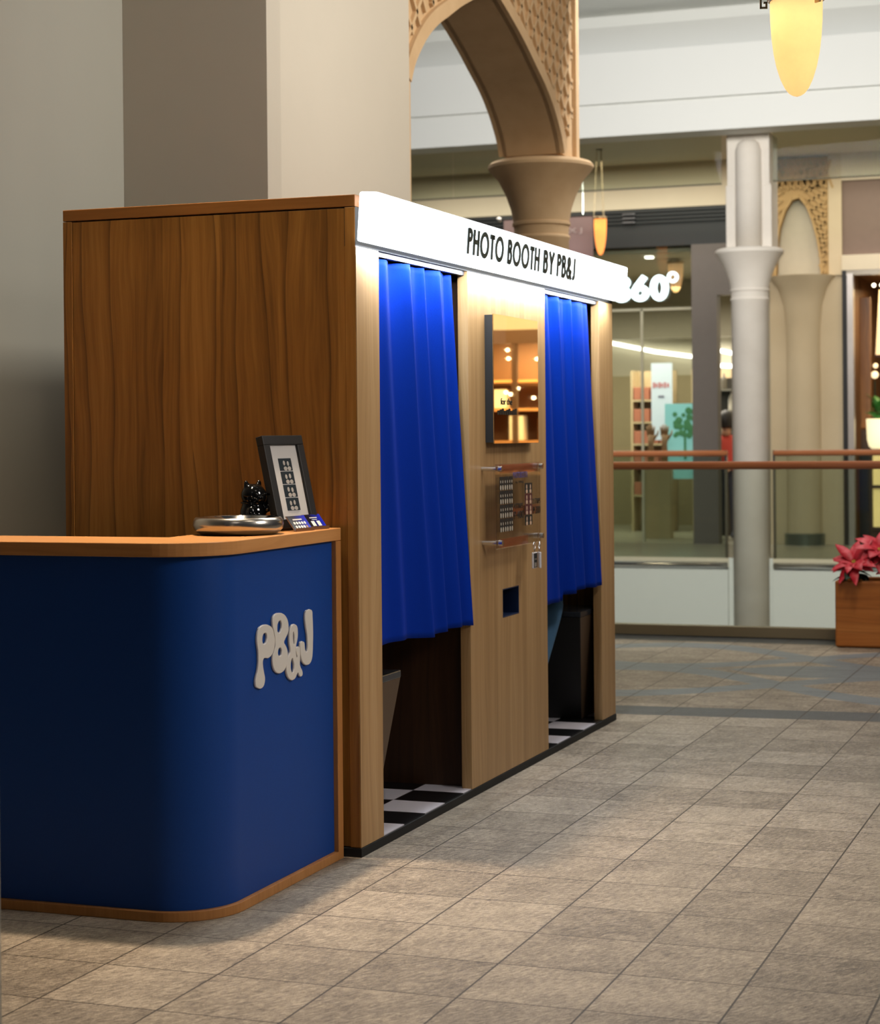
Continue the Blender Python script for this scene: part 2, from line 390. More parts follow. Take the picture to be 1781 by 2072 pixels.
# walls around the booth
b = bm_new(); bx(b, -2.2, -1.843, -9, 1.8, 0, 6.0); struct('wall_left', b, WALLG, bevel=.004)
b = bm_new(); prism(b, [(-2.2, 1.8), (-1.150, 1.8), (-1.113, 1.86), (-1.113, 3.40), (-2.2, 3.40)], 'z', 0, 6.0); struct('wall_pillar', b, WALLP)
b = bm_new(); bx(b, .16, .284, -2.9, -2.5, 0, 6.0); struct('wall_near', b, plain('near_wall', srgb(200, 198, 186), .7), bevel=.004)
# stepped white gallery front high across the atrium
b = bm_new()
prism(b, [(14.38, 4.51), (14.38, 4.83), (14.43, 4.835), (14.43, 4.855), (14.38, 4.86), (14.38, 5.40), (14.52, 5.405), (14.78, 5.76), (15.10, 5.78), (15.10, 5.95), (14.3, 6.0), (14.3, 7.4), (15.4, 7.4), (15.4, 4.62), (14.8, 4.51)], 'x', -16, 10)
struct('wall_gallery', b, WHITEP)
struct('ceiling_far', bx(bm_new(), -16, 10, 15.4, 26, 4.62, 4.8), CREAM)
# ---- near arcade: pointed arch running away from the camera on flared columns
arch = [(7.284,3.30),(7.22,3.41),(7.10,3.53),(6.969,3.63),(6.82,3.715),(6.665,3.785),(6.469,3.876),(6.30,3.945),(6.184,3.988),(6.05,4.035),(5.955,4.066),(5.88,4.088),(5.80,4.10)]
def _cr(p, m=4):
    out = []
    for i in range(len(p)-1):
        a, b_, c, d = p[max(i-1, 0)], p[i], p[i+1], p[min(i+2, len(p)-1)]
        for k in range(m):
            t = k/m; out.append(tuple(.5*(2*b_[j]+(c[j]-a[j])*t+(2*a[j]-5*b_[j]+4*c[j]-d[j])*t*t+(3*b_[j]-a[j]-3*c[j]+d[j])*t**3) for j in (0, 1)))
    return out+[p[-1]]
arch = _cr(arch)
arch2 = arch+[(2*5.8-y, z) for y, z in arch[-2::-1]]
X0, X1 = -1.93, -1.45
b = bm_new()
outer = [(7.66,3.30),(7.66,7.0),(3.94,7.0),(3.94,3.30)]
poly = outer+[(p[0], p[1]) for p in arch2[::-1]]
prism(b, poly, 'x', X0+.03, X1-.03)
# raised archivolt mouldings on both faces
def offs(pts, d, cx=5.8):
    out = []
    for i, (y, z) in enumerate(pts):
        a = pts[max(i-1, 0)]; c = pts[min(i+1, len(pts)-1)]
        t = Vector((c[0]-a[0], c[1]-a[1])).normalized(); nn = Vector((t.y, -t.x))
        if y < cx-1e-6 and nn.x > 0 or y > cx+1e-6 and nn.x < 0: nn = -nn
        if abs(y-cx) < 1e-6: nn = Vector((0, 1))
        out.append((y+nn.x*d, z+nn.y*d))
    return out
o2 = offs(arch2, .09)
for xa, xb in ((X0, X0+.06), (X1-.06, X1)):
    for i in range(len(arch2)-1):
        prism(b, [arch2[i], arch2[i+1], o2[i+1], o2[i]], 'x', xa, xb)
bx(b, X1-.05, X1, 7.585, 7.66, 3.3, 7.0); bx(b, X0, X0+.05, 7.585, 7.66, 3.3, 7.0)
bx(b, X1-.05, X1, 3.94, 4.02, 3.3, 7.0)
ar = thing('arcade', 'sandstone coloured pointed arch with diamond lattice spandrel above flared column', 'arch', (-1.69, 5.8, 0))
smooth_angle(obj('arch', b, STONE, ar), 28)
# lattice strips
b = bm_new()
def inside(y, z):
    # outside the archivolt and within the panel
    if not (4.06 < y < 7.52 and z < 6.9 and z > 3.46): return False
    yy = y if y >= 5.8 else 11.6-y
    pts = offs(arch, .12)
    for (ya, za), (yb, zb) in zip(pts, pts[1:]):
        if yb <= yy <= ya: return z > za+(zb-za)*(yy-ya)/(yb-ya)
    return yy > pts[0][0] and z > 3.46
for sgn in (1, -1):
    k = -40
    while k < 60:
        c0 = k*.21; t = 0; run = None
        for i in range(0, 260):
            y = 4.0+i*.014; z = 3.4+sgn*(y-4.0)*1.2+c0
            ok = inside(y, z)
            if ok and run is None: run = (y, z)
            if (not ok or i == 259) and run is not None:
                if y-run[0] > .05:
                    d = Vector((1, sgn*1.2)).normalized(); nn = Vector((-d.y, d.x))*.013
                    a = Vector(run); e = Vector((y, z)) 
                    prism(b, [tuple(a+nn), tuple(a-nn), tuple(e-nn), tuple(e+nn)], 'x', X1-.035, X1-.008)
                run = None
        k += 1
obj('lattice', b, STONE, ar)
def flared(name, cx, cy, z0, mat, label, r=.195, cap=.375, ztop=3.28, scale=1):
    b = bm_new()
    prof = [(r, z0), (r, ztop-.56), (r+.008, ztop-.55), (r+.008, ztop-.53), (r-.002, ztop-.525), (r+.002, ztop-.46), (r+.012, ztop-.455), (r+.012, ztop-.435), (r+.004, ztop-.43),
            (r+.02, ztop-.34), (r+.055, ztop-.24), (r+.11, ztop-.13), (cap-.015, ztop-.07), (cap, ztop-.05), (cap, ztop-.03), (cap-.02, ztop-.01), (cap-.05, ztop)]
    t = thing(name, label, 'column', (cx, cy, 0))
    sh = bm_new(); lathe(sh, prof[:5], cx, cy, 48); obj('shaft', sh, mat, t, smooth=True)
    ca = bm_new(); lathe(ca, prof[4:], cx, cy, 48); smooth_angle(obj('capital', ca, mat, t), 30)
    return t
flared('column', -1.69, 7.50, -5, STONE, 'near brown stone column with trumpet capital rising behind the lit sign')
b = bm_new(); bx(b, -1.93, -1.452, 3.94, 4.30, 0, 3.3); struct('wall_pier', b, STONE)

# ---- far column in the line of the far railing
t = flared('column', -1.655, 14.90, -5, STONEW, 'pale grey round column standing between the far handrails', r=.198, cap=.365, ztop=3.30)
b = bm_new(); bx(b, -1.885, -1.43, 14.88, 15.35, 3.28, 4.53)
obj('pier', b, STONEW, t, bevel=.006)
b = bm_new(); lathe(b, [(.142, 3.28), (.142, 4.34), (.12, 4.42), (.07, 4.46), (0.0, 4.47)], -1.655, 14.90, 32); obj('half_round', b, STONEW, t, smooth=True)
b = bm_new(); bx(b, -1.90, -1.80, 14.87, 14.90, 3.28, 3.98); bx(b, -1.51, -1.41, 14.87, 14.90, 3.28, 3.98); obj('pilaster_strip', b, STONEW, t, bevel=.01)

# smoke-barrier glass under the white beam
sg = thing('glass_screen', 'clear greenish glass screen hanging under the white gallery beam', 'glass screen', (0, 14.82, 4.5))
for xa, xb in ((-9.0, -4.98), (-4.97, -1.93), (-1.38, 4)):
    obj('pane', bx(bm_new(), xa, xb, 14.81, 14.825, 4.0, 4.52), glass('screen_glass', (.86, .90, .86), .004), sg)
    obj('clip_strip', bx(bm_new(), xa, xb, 14.805, 14.83, 3.99, 4.005), plain('clip_metal', srgb(96, 92, 76), .8), sg)

# ---- railings
def rail(name, label, y, segs, zr, rr, glass_m, zb, wood_m, ch=True, curb=True, flat=False, extra=None):
    t = thing(name, label, 'railing', (sum(segs[0])/2, y, 0), group=None)
    for xa, xb in segs:
        if flat: h = bx(bm_new(), xa, xb, y-.045, y+.045, zr-.052, zr); obj('handrail', h, wood_m, t, bevel=.018)
        else: h = tube(bm_new(), [(xa, y, zr), (xb, y, zr)], rr, 16); obj('handrail', h, wood_m, t, smooth=True)
        n = max(1, round((xb-xa)/3.2)); wd = (xb-xa)/n
        for i in range(n): obj('glass_panel', bx(bm_new(), xa+i*wd+.006, xa+(i+1)*wd-.006, y+.006, y+.018, zb, zr-.02), glass_m, t)
        if curb: obj('base_channel', bx(bm_new(), xa, xb, y-.045, y+.05, .008, zb), DMETAL, t)
    return t
rail('railing', 'near glass railing with red-brown wooden handrail and dark metal base', 6.93, [(-4.0, 1.30), (1.31, 4.0)], 1.155, .03, GLASSN, .072, W_RAIL, flat=True)
def far_rail(xa, xb, label, ends):
    t = rail('railing', label, 14.87, [(xa, xb)], 1.12, .032, GLASSF, -.03, W_RAIL, curb=False)
    obj('clamp_rail', tube(bm_new(), [(xa, 14.83, -.075), (xb, 14.83, -.075)], .035, 14), CHROME, t, smooth=True)
    for x in ends:
        obj('end_post', bx(bm_new(), x-.012, x+.012, 14.85, 14.89, 1.03, 1.15), CHROME, t)
        obj('end_trim', bx(bm_new(), x-.014, x+.014, 14.855, 14.885, -.08, 1.03), plain('glass_edge_trim', srgb(70, 66, 50), .5), t)
far_rail(-9.0, -1.905, 'far glass railing left of the pale column, wooden handrail', [-1.92])
far_rail(-1.41, 4.0, 'far glass railing right of the pale column, wooden handrail', [-1.405])

# ================================================================== shops across the atrium
# ---- glass-fronted shop with the 360 degree sign
SH = plain('shop_interior_wall', srgb(176, 170, 150), .7, 0, .03, 2)
b = bm_new(); bx(b, -9, -8.9, 17.5, 22.4, 0, 4.62); bx(b, -9, -1.1, 22.3, 22.4, 0, 4.62); bx(b, -1.98, -1.93, 17.56, 22.3, 0, 4.62)
struct('wall_shop', b, SH)
struct('ceiling_shop', bx(bm_new(), -8.9, -1.99, 17.61, 22.3, 3.555, 3.62), SH)
struct('wall_bulkhead', bx(bm_new(), -9, -2.0, 17.42, 17.6, 4.08, 4.62), CREAM)
b = bm_new(); bx(b, -9, -2.0, 17.44, 17.60, 3.62, 4.08)
for i in range(4): bx(b, -9, -2.0, 17.40, 17.44, 3.90+i*.045, 3.92+i*.045)
struct('trim_2', b, plain('black_louvre_band', (.018, .02, .022), .5))
sp = thing('spotlight_cluster', 'small silver round fitting on the black band above the shop', 'light fitting', (-3.62, 17.39, 3.98))
b = bm_new()
for i in range(3): bx(b, -3.70, -3.54, 17.36, 17.40, 3.90+i*.05, 3.925+i*.05)
obj('fins', b, plain('fitting_silver', srgb(120, 120, 124), .3, .7), sp, bevel=.008)
struct('wall_shop_pier', bx(bm_new(), -2.86, -2.55, 17.42, 17.62, 0, 3.62), GREY)
b = bm_new(); bx(b, -2.55, -1.95, 17.42, 17.62, 3.0, 3.62); struct('wall_shop_lintel', b, GREY)
struct('window_1', bx(bm_new(), -8.9, -2.86, 17.50, 17.515, 0, 3.62), GLASSS)
b = bm_new()
for x in (-3.50, -5.2): bx(b, x-.014, x+.014, 17.49, 17.525, 0, 2.86)
bx(b, -8.9, -2.86, 17.49, 17.525, 2.84, 2.87); struct('trim_3', b, plain('shop_mullion', srgb(176, 172, 150), .5))
# sign digits
t = thing('shop_sign', 'white glowing 360 degree lettering on the shop glass', 'sign', (-3.5, 17.4, 3.1))
SGN = emit('sign_white_blue', (.80, .97, 1), 2.2)
for c_, x0, x1 in (('3', -3.84, -3.625), ('6', -3.62, -3.385), ('0', -3.38, -3.145)):
    b = bm_new(); w_ = GL[c_][0]
    for ln in GL[c_][1]:
        cl = (Vector(ln[0])-Vector(ln[-1])).length < 1e-4
        ribbon(b, ln[:-1] if cl else ln, .112, lambda gx, gz, q: (x0+gx/w_*(x1-x0), 17.46-.03*q, 2.955+gz*.31), cl)
    obj('digit', b, SGN, t)
b = bm_new()
ring = [(.068, 0), (.068, .02), (.035, .02), (.035, 0)]
N = 28
for i in range(N):
    a0, a1 = 2*math.pi*i/N, 2*math.pi*(i+1)/N
    prism(b, [(-3.095+r_*math.cos(a), 3.235+r_*math.sin(a)) for r_, a in ((.068, a0), (.068, a1), (.034, a1), (.034, a0))], 'y', 17.43, 17.46)
obj('degree_ring', b, SGN, t)
for x in (-3.79, -3.68, -3.56, -3.45, -3.33, -3.20): obj('stand_off', tube(bm_new(), [(x, 17.455, 2.99), (x, 17.4995, 2.99)], .008, 8), CHROME, t)
# ceiling light strip and contents
LS = emit('shop_strip_light', (1, .97, .88), 5)
def strip(y0, x0, x1, label, y1=None):
    y1 = y0 if y1 is None else y1
    b = bm_new(); n = 12
    for i in range(n):
        xa, xb = x0+(x1-x0)*i/n, x0+(x1-x0)*(i+1)/n; ya, yb = y0+(y1-y0)*(i/n)**1.6, y0+(y1-y0)*((i+1)/n)**1.6
        v = [b.verts.new(p) for p in [(xa,ya,3.24),(xb,yb,3.24),(xb,yb+.1,3.24),(xa,ya+.1,3.24),(xa,ya,3.30),(xb,yb,3.30),(xb,yb+.1,3.30),(xa,ya+.1,3.30)]]
        for f in [(0,3,2,1),(4,5,6,7),(0,1,5,4),(1,2,6,5),(2,3,7,6),(3,0,4,7)]: b.faces.new([v[k] for k in f])
    tag(obj('strip_light', b, LS), label, 'ceiling light')
def wall_strip(y, pts, label):
    b = bm_new()
    for (xa, za), (xb, zb) in zip(pts, pts[1:]): prism(b, [(xa, za), (xb, zb), (xb, zb+.055), (xa, za+.055)], 'y', y, y+.03)
    tag(obj('strip_light', b, LS), label, 'wall light')
wall_strip(22.2, [(-7.5, 3.0), (-6.2, 2.86), (-5.1, 2.64), (-4.5, 2.51), (-3.9, 2.42)], 'long sloping white light line high on the back wall of the glass-fronted shop')
wall_strip(22.2, [(-3.75, 2.55), (-3.3, 2.45), (-2.1, 2.38)], 'upper short white light line seen through the doorway beside the column')
wall_strip(22.2, [(-3.75, 2.30), (-3.3, 2.27), (-2.1, 2.22)], 'lower short white light line seen through the doorway beside the column')
struct('trim_6', bx(bm_new(), -8.9, -1.99, 21.9, 22.3, 2.72, 3.55), plain('shop_bulkhead', srgb(150, 144, 126), .7))
struct('trim_7', bx(bm_new(), -8.9, -1.99, 22.0, 22.3, 0, 2.18), plain('shop_back_olive', srgb(140, 128, 98), .7))
area('shop_light', (-4.3, 19.4, 3.2), (-4.3, 19.4, 0), 4, 260, (1, .92, .76), 2.5)
# counters / display shelving
SHELF = plain('shop_shelf', srgb(196, 176, 140), .6)
def shelving(x0, x1, y, zs, label, mat=SHELF, items=None, h=2.2, group='goods on the shelves of the glass-fronted shop', ic=None):
    t = thing('display_shelf', label, 'shelf', ((x0+x1)/2, y, 0))
    b = bm_new(); bx(b, x0, x0+.03, y, y+.35, 0, h); bx(b, x1-.03, x1, y, y+.35, 0, h); bx(b, x0, x1, y+.33, y+.35, 0, h); obj('carcass', b, mat, t)
    for z in zs: obj('shelf_board', bx(bm_new(), x0+.03, x1-.03, y, y+.33, z-.025, z), mat, t)
    return t
shelving(-4.35, -3.78, 20.2, (.5, .9, 1.2, 1.5, 1.8), 'open shelf with reddish boxes left of the pale blue poster')
shelving(-3.50, -2.95, 20.2, (.8, 1.15, 1.5, 1.8), 'open shelf with pinkish boxes right of the pale blue poster')
goods = [plain('box_red', srgb(176, 110, 86), .6), plain('box_pink', srgb(214, 176, 150), .6), plain('box_cream', srgb(222, 206, 176), .6)]
def carton(x, y, z, w_, h_, m, label, group):
    b = bm_new(); bx(b, x, x+w_, y, y+.12, z, z+h_); tag(obj('carton', b, m, bevel=.006), label, 'box', group)
ORD = ['first from the left', 'second from the left', 'second from the right', 'last on the right']
for z in (.5, .9, 1.2, 1.5, 1.8):
    for i in range(4): carton(-4.31+i*.122, 20.2, z+.001, .10, .17, goods[0], 'brick-red carton, %s, %s board, shelf left of the poster' % (ORD[i], {.5: 'lowest', .9: 'second', 1.2: 'middle', 1.5: 'fourth', 1.8: 'top'}[z]), 'red cartons on the left shop shelf')
for z in (.8, 1.15, 1.5, 1.8):
    for i in range(4): carton(-3.45+i*.118, 20.2, z+.001, .09, .22, goods[1], 'pinkish carton, %s, %s board, shelf right of the poster' % (ORD[i], {.8: 'lowest', 1.15: 'second', 1.5: 'third', 1.8: 'top'}[z]), 'pink cartons on the right shop shelf')
# hanging poster
t = thing('poster', 'pale blue hanging poster with a line of red script inside the shop', 'poster', (-3.74, 19.5, 1.4))
obj('sheet', bx(bm_new(), -3.885, -3.60, 19.5, 19.506, 1.25, 2.27), emit('poster_sheet', srgb(200, 212, 226), .35), t)
b = bm_new()
for i, dx in enumerate((0, .035, .075, .11, .15, .19)): bx(b, -3.86+dx, -3.835+dx, 19.494, 19.499, 1.94+.01*(i % 2), 2.0+.015*((i+1) % 2))
obj('script_line', b, plain('poster_red', srgb(196, 110, 110), .6), t)
obj('script_line', bx(bm_new(), -3.79, -3.71, 19.494, 19.499, 1.81, 1.84), plain('poster_grey', srgb(120, 120, 140), .6), t)
# teal screen showing foliage
t = thing('display_screen', 'bright turquoise screen with green foliage low in the shop window', 'screen', (-3.42, 18.9, 1))
obj('panel', bx(bm_new(), -3.56, -3.05, 18.9, 18.93, .75, 1.72), emit('screen_teal', srgb(140, 205, 210), .5), t)
b = bm_new()
for i in range(26):
    ball(b, (-3.30+random.uniform(-.14, .16), 18.895, 1.45+random.uniform(-.16, .18)), random.uniform(.025, .05), sy=.1, n=8)
bx(b, -3.31, -3.28, 18.89, 18.9, 1.0, 1.4)
obj('foliage_image', b, emit('screen_green', srgb(70, 130, 90), .35), t)
# brown hand-shaped display stands
def hand_stand(x, label):
    t = thing('display_hand', label, 'display', (x, 18.5, 0))
    HB = plain('hand_brown', srgb(158, 124, 92), .6)
    obj('pedestal', bx(bm_new(), x-.09, x+.09, 18.45, 18.63, 0, .95), SHELF, t)
    b = bm_new(); tube(b, [(x, 18.54, .95), (x, 18.54, 1.2), (x+.01, 18.54, 1.32)], [.045, .035, .05], 10)
    for k, dx in enumerate((-.045, -.015, .015, .045)): tube(b, [(x+dx*.7, 18.54, 1.30), (x+dx, 18.54, 1.40), (x+dx*1.1, 18.54, 1.46-.02*abs(k-1.5))], [.016, .013, .008], 8)
    tube(b, [(x+.04, 18.54, 1.26), (x+.09, 18.54, 1.33), (x+.10, 18.54, 1.38)], [.017, .013, .008], 8)
    obj('hand', b, HB, t, smooth=True)
hand_stand(-3.66, 'brown hand-shaped stand left of its twin, in front of the poster'); hand_stand(-3.48, 'brown hand-shaped stand right of its twin, beside the turquoise screen')
# pendant lamps, and a lamp shape modelled for a reflection
def pendant(name, label, cx, cy, z0, rtop, h, zc, shade, power, rods=True, key=False, inner=(1, .72, .38)):
    t = thing(name, label, 'lamp', (cx, cy, z0))
    prof = [(0.004, 0), (.16, .012), (.30, .035), (.46, .09), (.62, .18), (.76, .30), (.87, .44), (.945, .60), (.985, .76), (1.0, .92), (1.0, 1.0)]
    b = bm_new(); lathe(b, [(r_*rtop, z0+z_*h) for r_, z_ in prof], cx, cy, 40)
    bmesh.ops.delete(b, geom=[f for f in b.faces if len(f.verts) > 4], context='FACES_ONLY')
    o = obj('bowl', b, shade, t, smooth=True); s_ = o.modifiers.new('thickness', 'SOLIDIFY'); s_.thickness = .003
    zt = z0+h
    b = bm_new(); lathe(b, [(rtop*1.02, zt-.012), (rtop*1.10, zt-.008), (rtop*1.12, zt+.004), (rtop*1.06, zt+.014), (rtop*.96, zt+.014), (rtop*.96, zt-.012), (rtop*1.02, zt-.012)], cx, cy, 40)
    obj('ring', b, BRASS, t, smooth=True)
    b = bm_new(); ball(b, (cx-.2*rtop, cy, zt-.20*h), rtop*.34); obj('bulb', b, emit('bulb_glow', (1, .86, .62), power), t, smooth=True)
    top = (cx, cy, zc)
    for i in range(3):
        a = R(200+120*i); p = (cx+rtop*1.02*math.cos(a), cy+rtop*1.02*math.sin(a), zt+.01)
        obj('rod', tube(bm_new(), [p, (cx+.03*math.cos(a), cy+.03*math.sin(a), zc)], .0035 if not key else .004, 8), BRASS, t)
        if key:
            b = bm_new(); k = rtop*1.08; u = .05
            def bar(r0, r1, z_0, z_1):
                P0 = (cx+r0*math.cos(a), cy+r0*math.sin(a)); P1 = (cx+r1*math.cos(a), cy+r1*math.sin(a)); n_ = Vector((-math.sin(a), math.cos(a)))*.003
                q = [(P0[0]+n_.x, P0[1]+n_.y), (P1[0]+n_.x, P1[1]+n_.y), (P1[0]-n_.x, P1[1]-n_.y), (P0[0]-n_.x, P0[1]-n_.y)]; prism(b, q, 'z', z_0, z_1)
            bar(k, k+.024, zt+.004, zt+.010); bar(k+.020, k+.026, zt-.034, zt+.010); bar(k+.004, k+.026, zt-.034, zt-.028); bar(k+.002, k+.008, zt-.034, zt-.014); bar(k+.002, k+.014, zt-.018, zt-.012)
            obj('key_ornament', b, BRASS, t)
    b = bm_new(); lathe(b, [(.0, zc+.0), (.045, zc+.0), (.05, zc+.02), (.05, zc+.03)], cx, cy, 24); obj('canopy', b, BRASS, t)
    return t
def shade_mat(name, c, tr=.8, em=0):
    t = NT(name); nt = t.t; v, x, y, z = t.pos()
    n = t.noise(v, 16, 4, .6)
    col = t.mix(n, c, tuple(k*.82 for k in c))
    a = t.n('ShaderNodeBsdfTranslucent'); d = t.n('ShaderNodeBsdfDiffuse'); t.set(a.inputs[0], col); t.set(d.inputs[0], col)
    m = t.n('ShaderNodeMixShader'); m.inputs[0].default_value = tr; nt.links.new(d.outputs[0], m.inputs[1]); nt.links.new(a.outputs[0], m.inputs[2])
    e = t.n('ShaderNodeEmission'); t.set(e.inputs[0], col); e.inputs[1].default_value = em
    ad = t.n('ShaderNodeAddShader'); nt.links.new(m.outputs[0], ad.inputs[0]); nt.links.new(e.outputs[0], ad.inputs[1]); nt.links.new(ad.outputs[0], t.out.inputs[0]); return t.m
ALAB = shade_mat('alabaster_glass', (.98, .84, .58), .80, .14)
AMB = shade_mat('amber_glass', (.98, .56, .20), .75, .55)
pendant('pendant_lamp', 'large glowing alabaster pendant lamp hanging at the top right, nearest', 1.332, .468, 2.414, .083, .315, 4.6, ALAB, 420, key=True)
pendant('pendant_lamp', 'small amber pendant lamp on three rods beside the mauve banner', -3.60, 16.0, 3.40, .073, .43, 4.62, AMB, 70)
pendant('pendant_lamp', 'wide pale amber lamp shape standing in for a reflection in the shop glass', -3.33, 18.6, 3.13, .10, .38, 3.555, shade_mat('reflected_lamp_amber', (.9, .72, .48), .7, .15), 3)  # added lamp shape in place of a reflection in the shop glass
tag(obj('downlight', bx(bm_new(), -3.58, -3.49, 18.0, 18.1, 3.53, 3.554), LS), 'small white square downlight on the shop ceiling', 'ceiling light')

# mauve banner hanging behind the brown column
t = thing('banner', 'dusty mauve hanging banner behind the brown stone column', 'banner', (-4.5, 16.6, 3.6))
obj('cloth', bx(bm_new(), -4.97, -3.86, 16.60, 16.62, 3.15, 3.93), plain('mauve_cloth', srgb(140, 116, 116), .8), t)
obj('top_bar', tube(bm_new(), [(-5.02, 16.61, 3.94), (-3.84, 16.61, 3.94)], .018, 10), NEARBLK, t)
for x in (-4.85, -3.98): obj('hanger', tube(bm_new(), [(x, 16.61, 3.94), (x, 16.61, 4.6195)], .006, 8), CHROME, t)
obj('bar_end', ball(bm_new(), (-5.03, 16.61, 3.94), .035), CHROME, t)
place_text('lettering', 'X J', plain('banner_text', srgb(186, 170, 170), .7), t, (-4.16, 16.595, 3.72), (1, 0, 0), .075, .17, .002)

# ---- doorway beside the grey pier: dark recess, shelf, bottle, person in red
t = thing('display_shelf', 'dark shelf with a white bottle in the doorway left of the pale column', 'shelf', (-2.7, 18.7, 0))
DK = plain('dark_fitting', srgb(52, 48, 40), .6)
obj('carcass', bx(bm_new(), -3.02, -1.99, 19.30, 19.36, 0, 2.05), DK, t)
for z in (1.35, 1.62, 1.9): obj('shelf_board', bx(bm_new(), -3.0, -1.99, 19.05, 19.30, z-.02, z), plain('shelf_grey', srgb(150, 148, 138), .6), t)
def bottle(x, y, z, m, label, s=1, group=None):
    b = bm_new(); lathe(b, [(.0, z), (.038*s, z), (.042*s, z+.02*s), (.042*s, z+.13*s), (.03*s, z+.17*s), (.014*s, z+.19*s), (.014*s, z+.23*s), (0, z+.23*s)], x, y, 16)
    tag(obj('bottle', b, m, smooth=True), label, 'bottle', group)
bottle(-2.74, 19.18, 1.621, plain('white_bottle', srgb(236, 230, 214), .4), 'white bottle on the middle board in the doorway beside the column', 1.15)
for i, x in enumerate((-2.84, -2.64, -2.54)):
    bottle(x, 19.17, 1.901, plain('grey_bottle', srgb(110, 104, 92), .4), ['left', 'middle', 'right'][i]+' small grey-brown bottle on the top board of the doorway shelf', .9, 'grey bottles on the doorway shelf')
for i, x in enumerate((-2.86, -2.78, -2.68, -2.58)):
    bottle(x, 19.17, 1.351, plain('tan_bottle', srgb(150, 132, 104), .4), 'small tan bottle, %s on the lowest board of the doorway shelf' % ORD[i], .8, 'tan bottles on the doorway shelf')
tag(obj('glowing_board', bx(bm_new(), -2.50, -2.36, 18.1, 18.12, 2.38, 2.78), emit('lit_panel_warm', (1, .8, .5), 1.2)), 'warm lit upright panel high inside the doorway beside the column', 'light panel')

# ---- people
def person_mesh(name, joints, edges, mat, parent, sub=2):
    """skeleton of joints {key: (pos, radius)} grown with a Skin modifier, first joint is the root (pelvis)"""
    keys = list(joints); me = bpy.data.meshes.new(name); off = Vector(parent.location)
    me.from_pydata([Vector(joints[k][0])-off for k in keys], [(keys.index(a), keys.index(b_)) for a, b_ in edges], [])
    o = bpy.data.objects.new(name, me); COL.objects.link(o); o.parent = parent
    sk = o.modifiers.new('skin', 'SKIN'); sk.use_smooth_shade = True
    lay = me.skin_vertices[0] if me.skin_vertices else None
    if lay is None:
        bm = bmesh.new(); bm.from_mesh(me); bm.verts.layers.skin.verify(); bm.to_mesh(me); bm.free(); lay = me.skin_vertices[0]
    for i, k in enumerate(keys):
        r_ = joints[k][1]; lay.data[i].radius = (r_, r_) if not isinstance(r_, tuple) else r_
        lay.data[i].use_root = (i == 0)
    sb = o.modifiers.new('subsurf', 'SUBSURF'); sb.levels = sub; sb.render_levels = sub
    dg = bpy.context.evaluated_depsgraph_get(); bpy.context.view_layer.update()
    m2 = bpy.data.meshes.new_from_object(o.evaluated_get(dg)); o.modifiers.clear(); o.data = m2
    m2.materials.clear(); m2.materials.append(mat)
    for f in m2.polygons: f.use_smooth = True
    return o
SKIN = plain('skin', srgb(190, 140, 110), .6, 0, .04, 40)
HAIR = plain('dark_hair', srgb(28, 22, 20), .5)
def head(parent, c, face, s=1):
    """a head with face, ears and hair; face = horizontal direction it looks"""
    c = Vector(c); f = Vector(face).normalized(); sd = Vector((-f.y, f.x, 0)); up = Vector((0, 0, 1))
    Mx = Matrix((( sd.x, f.x, 0, c.x), (sd.y, f.y, 0, c.y), (0, 0, 1, c.z), (0, 0, 0, 1)))
    b = bm_new(); bmesh.ops.create_uvsphere(b, u_segments=28, v_segments=20, radius=1)
    for v in b.verts:
        x, y, z = v.co; jaw = max(0, -z)
        v.co = Vector((x*.074*(1-.32*jaw*jaw), y*.092*(1-.12*jaw)+.006*jaw, z*.115))*s
    for ex in (-1, 1):
        ball(b, (ex*.028*s, .078*s, .008*s), .014*s, n=10); ball(b, (ex*.075*s, 0, -.002*s), .022*s, sx=.4, sz=1.3, n=10)
    tube(b, [(0, .088*s, .018*s), (0, .105*s, -.018*s), (0, .088*s, -.028*s)], [.008*s, .014*s, .008*s], 8)
    tube(b, [(-.022*s, .083*s, -.052*s), (0, .090*s, -.054*s), (.022*s, .083*s, -.052*s)], [.004*s, .008*s, .004*s], 8)
    tube(b, [(0, 0, -.07*s), (0, -.01*s, -.18*s)], [.05*s, .055*s], 14)
    b.transform(Mx); obj('head', b, SKIN, parent, smooth=True)
    b = bm_new(); bmesh.ops.create_uvsphere(b, u_segments=28, v_segments=20, radius=1)
    for v in list(b.verts):
        x, y, z = v.co; v.co = Vector((x*.083, y*.102-.010, z*.122+.012))*s
    bmesh.ops.delete(b, geom=[v for v in b.verts if v.co.y > .035*s and v.co.z < .055*s or v.co.z < -.075*s], context='VERTS')
    b.transform(Mx); h = obj('hair', b, HAIR, parent, smooth=True); m = h.modifiers.new('t', 'SOLIDIFY'); m.thickness = .012*s
def hand(parent, wrist, d, palm_n, s=1):
    """palm, four curled fingers and a side thumb, as one skinned mesh"""
    w_ = Vector(wrist); d = Vector(d).normalized(); n_ = Vector(palm_n).normalized(); sd = d.cross(n_)
    J = {'w': (w_, .024*s), 'p': (w_+d*.05*s, (.034*s, .016*s))}; E = [('w', 'p')]
    for i, (o_, L) in enumerate(((-.03, .062), (-.01, .07), (.01, .066), (.03, .052))):
        base = w_+d*.085*s+sd*o_*s
        J['a%d' % i] = (base, .010*s); J['b%d' % i] = (base+d*L*.5*s+n_*.012*s, .009*s); J['c%d' % i] = (base+d*L*.8*s+n_*.035*s, .008*s)
        E += [('p', 'a%d' % i), ('a%d' % i, 'b%d' % i), ('b%d' % i, 'c%d' % i)]
    J['t0'] = (w_+d*.03*s-sd*.035*s, .012*s); J['t1'] = (w_+d*.065*s-sd*.055*s+n_*.01*s, .010*s); E += [('p', 't0'), ('t0', 't1')]
    person_mesh('hand', J, E, SKIN, parent, 1)
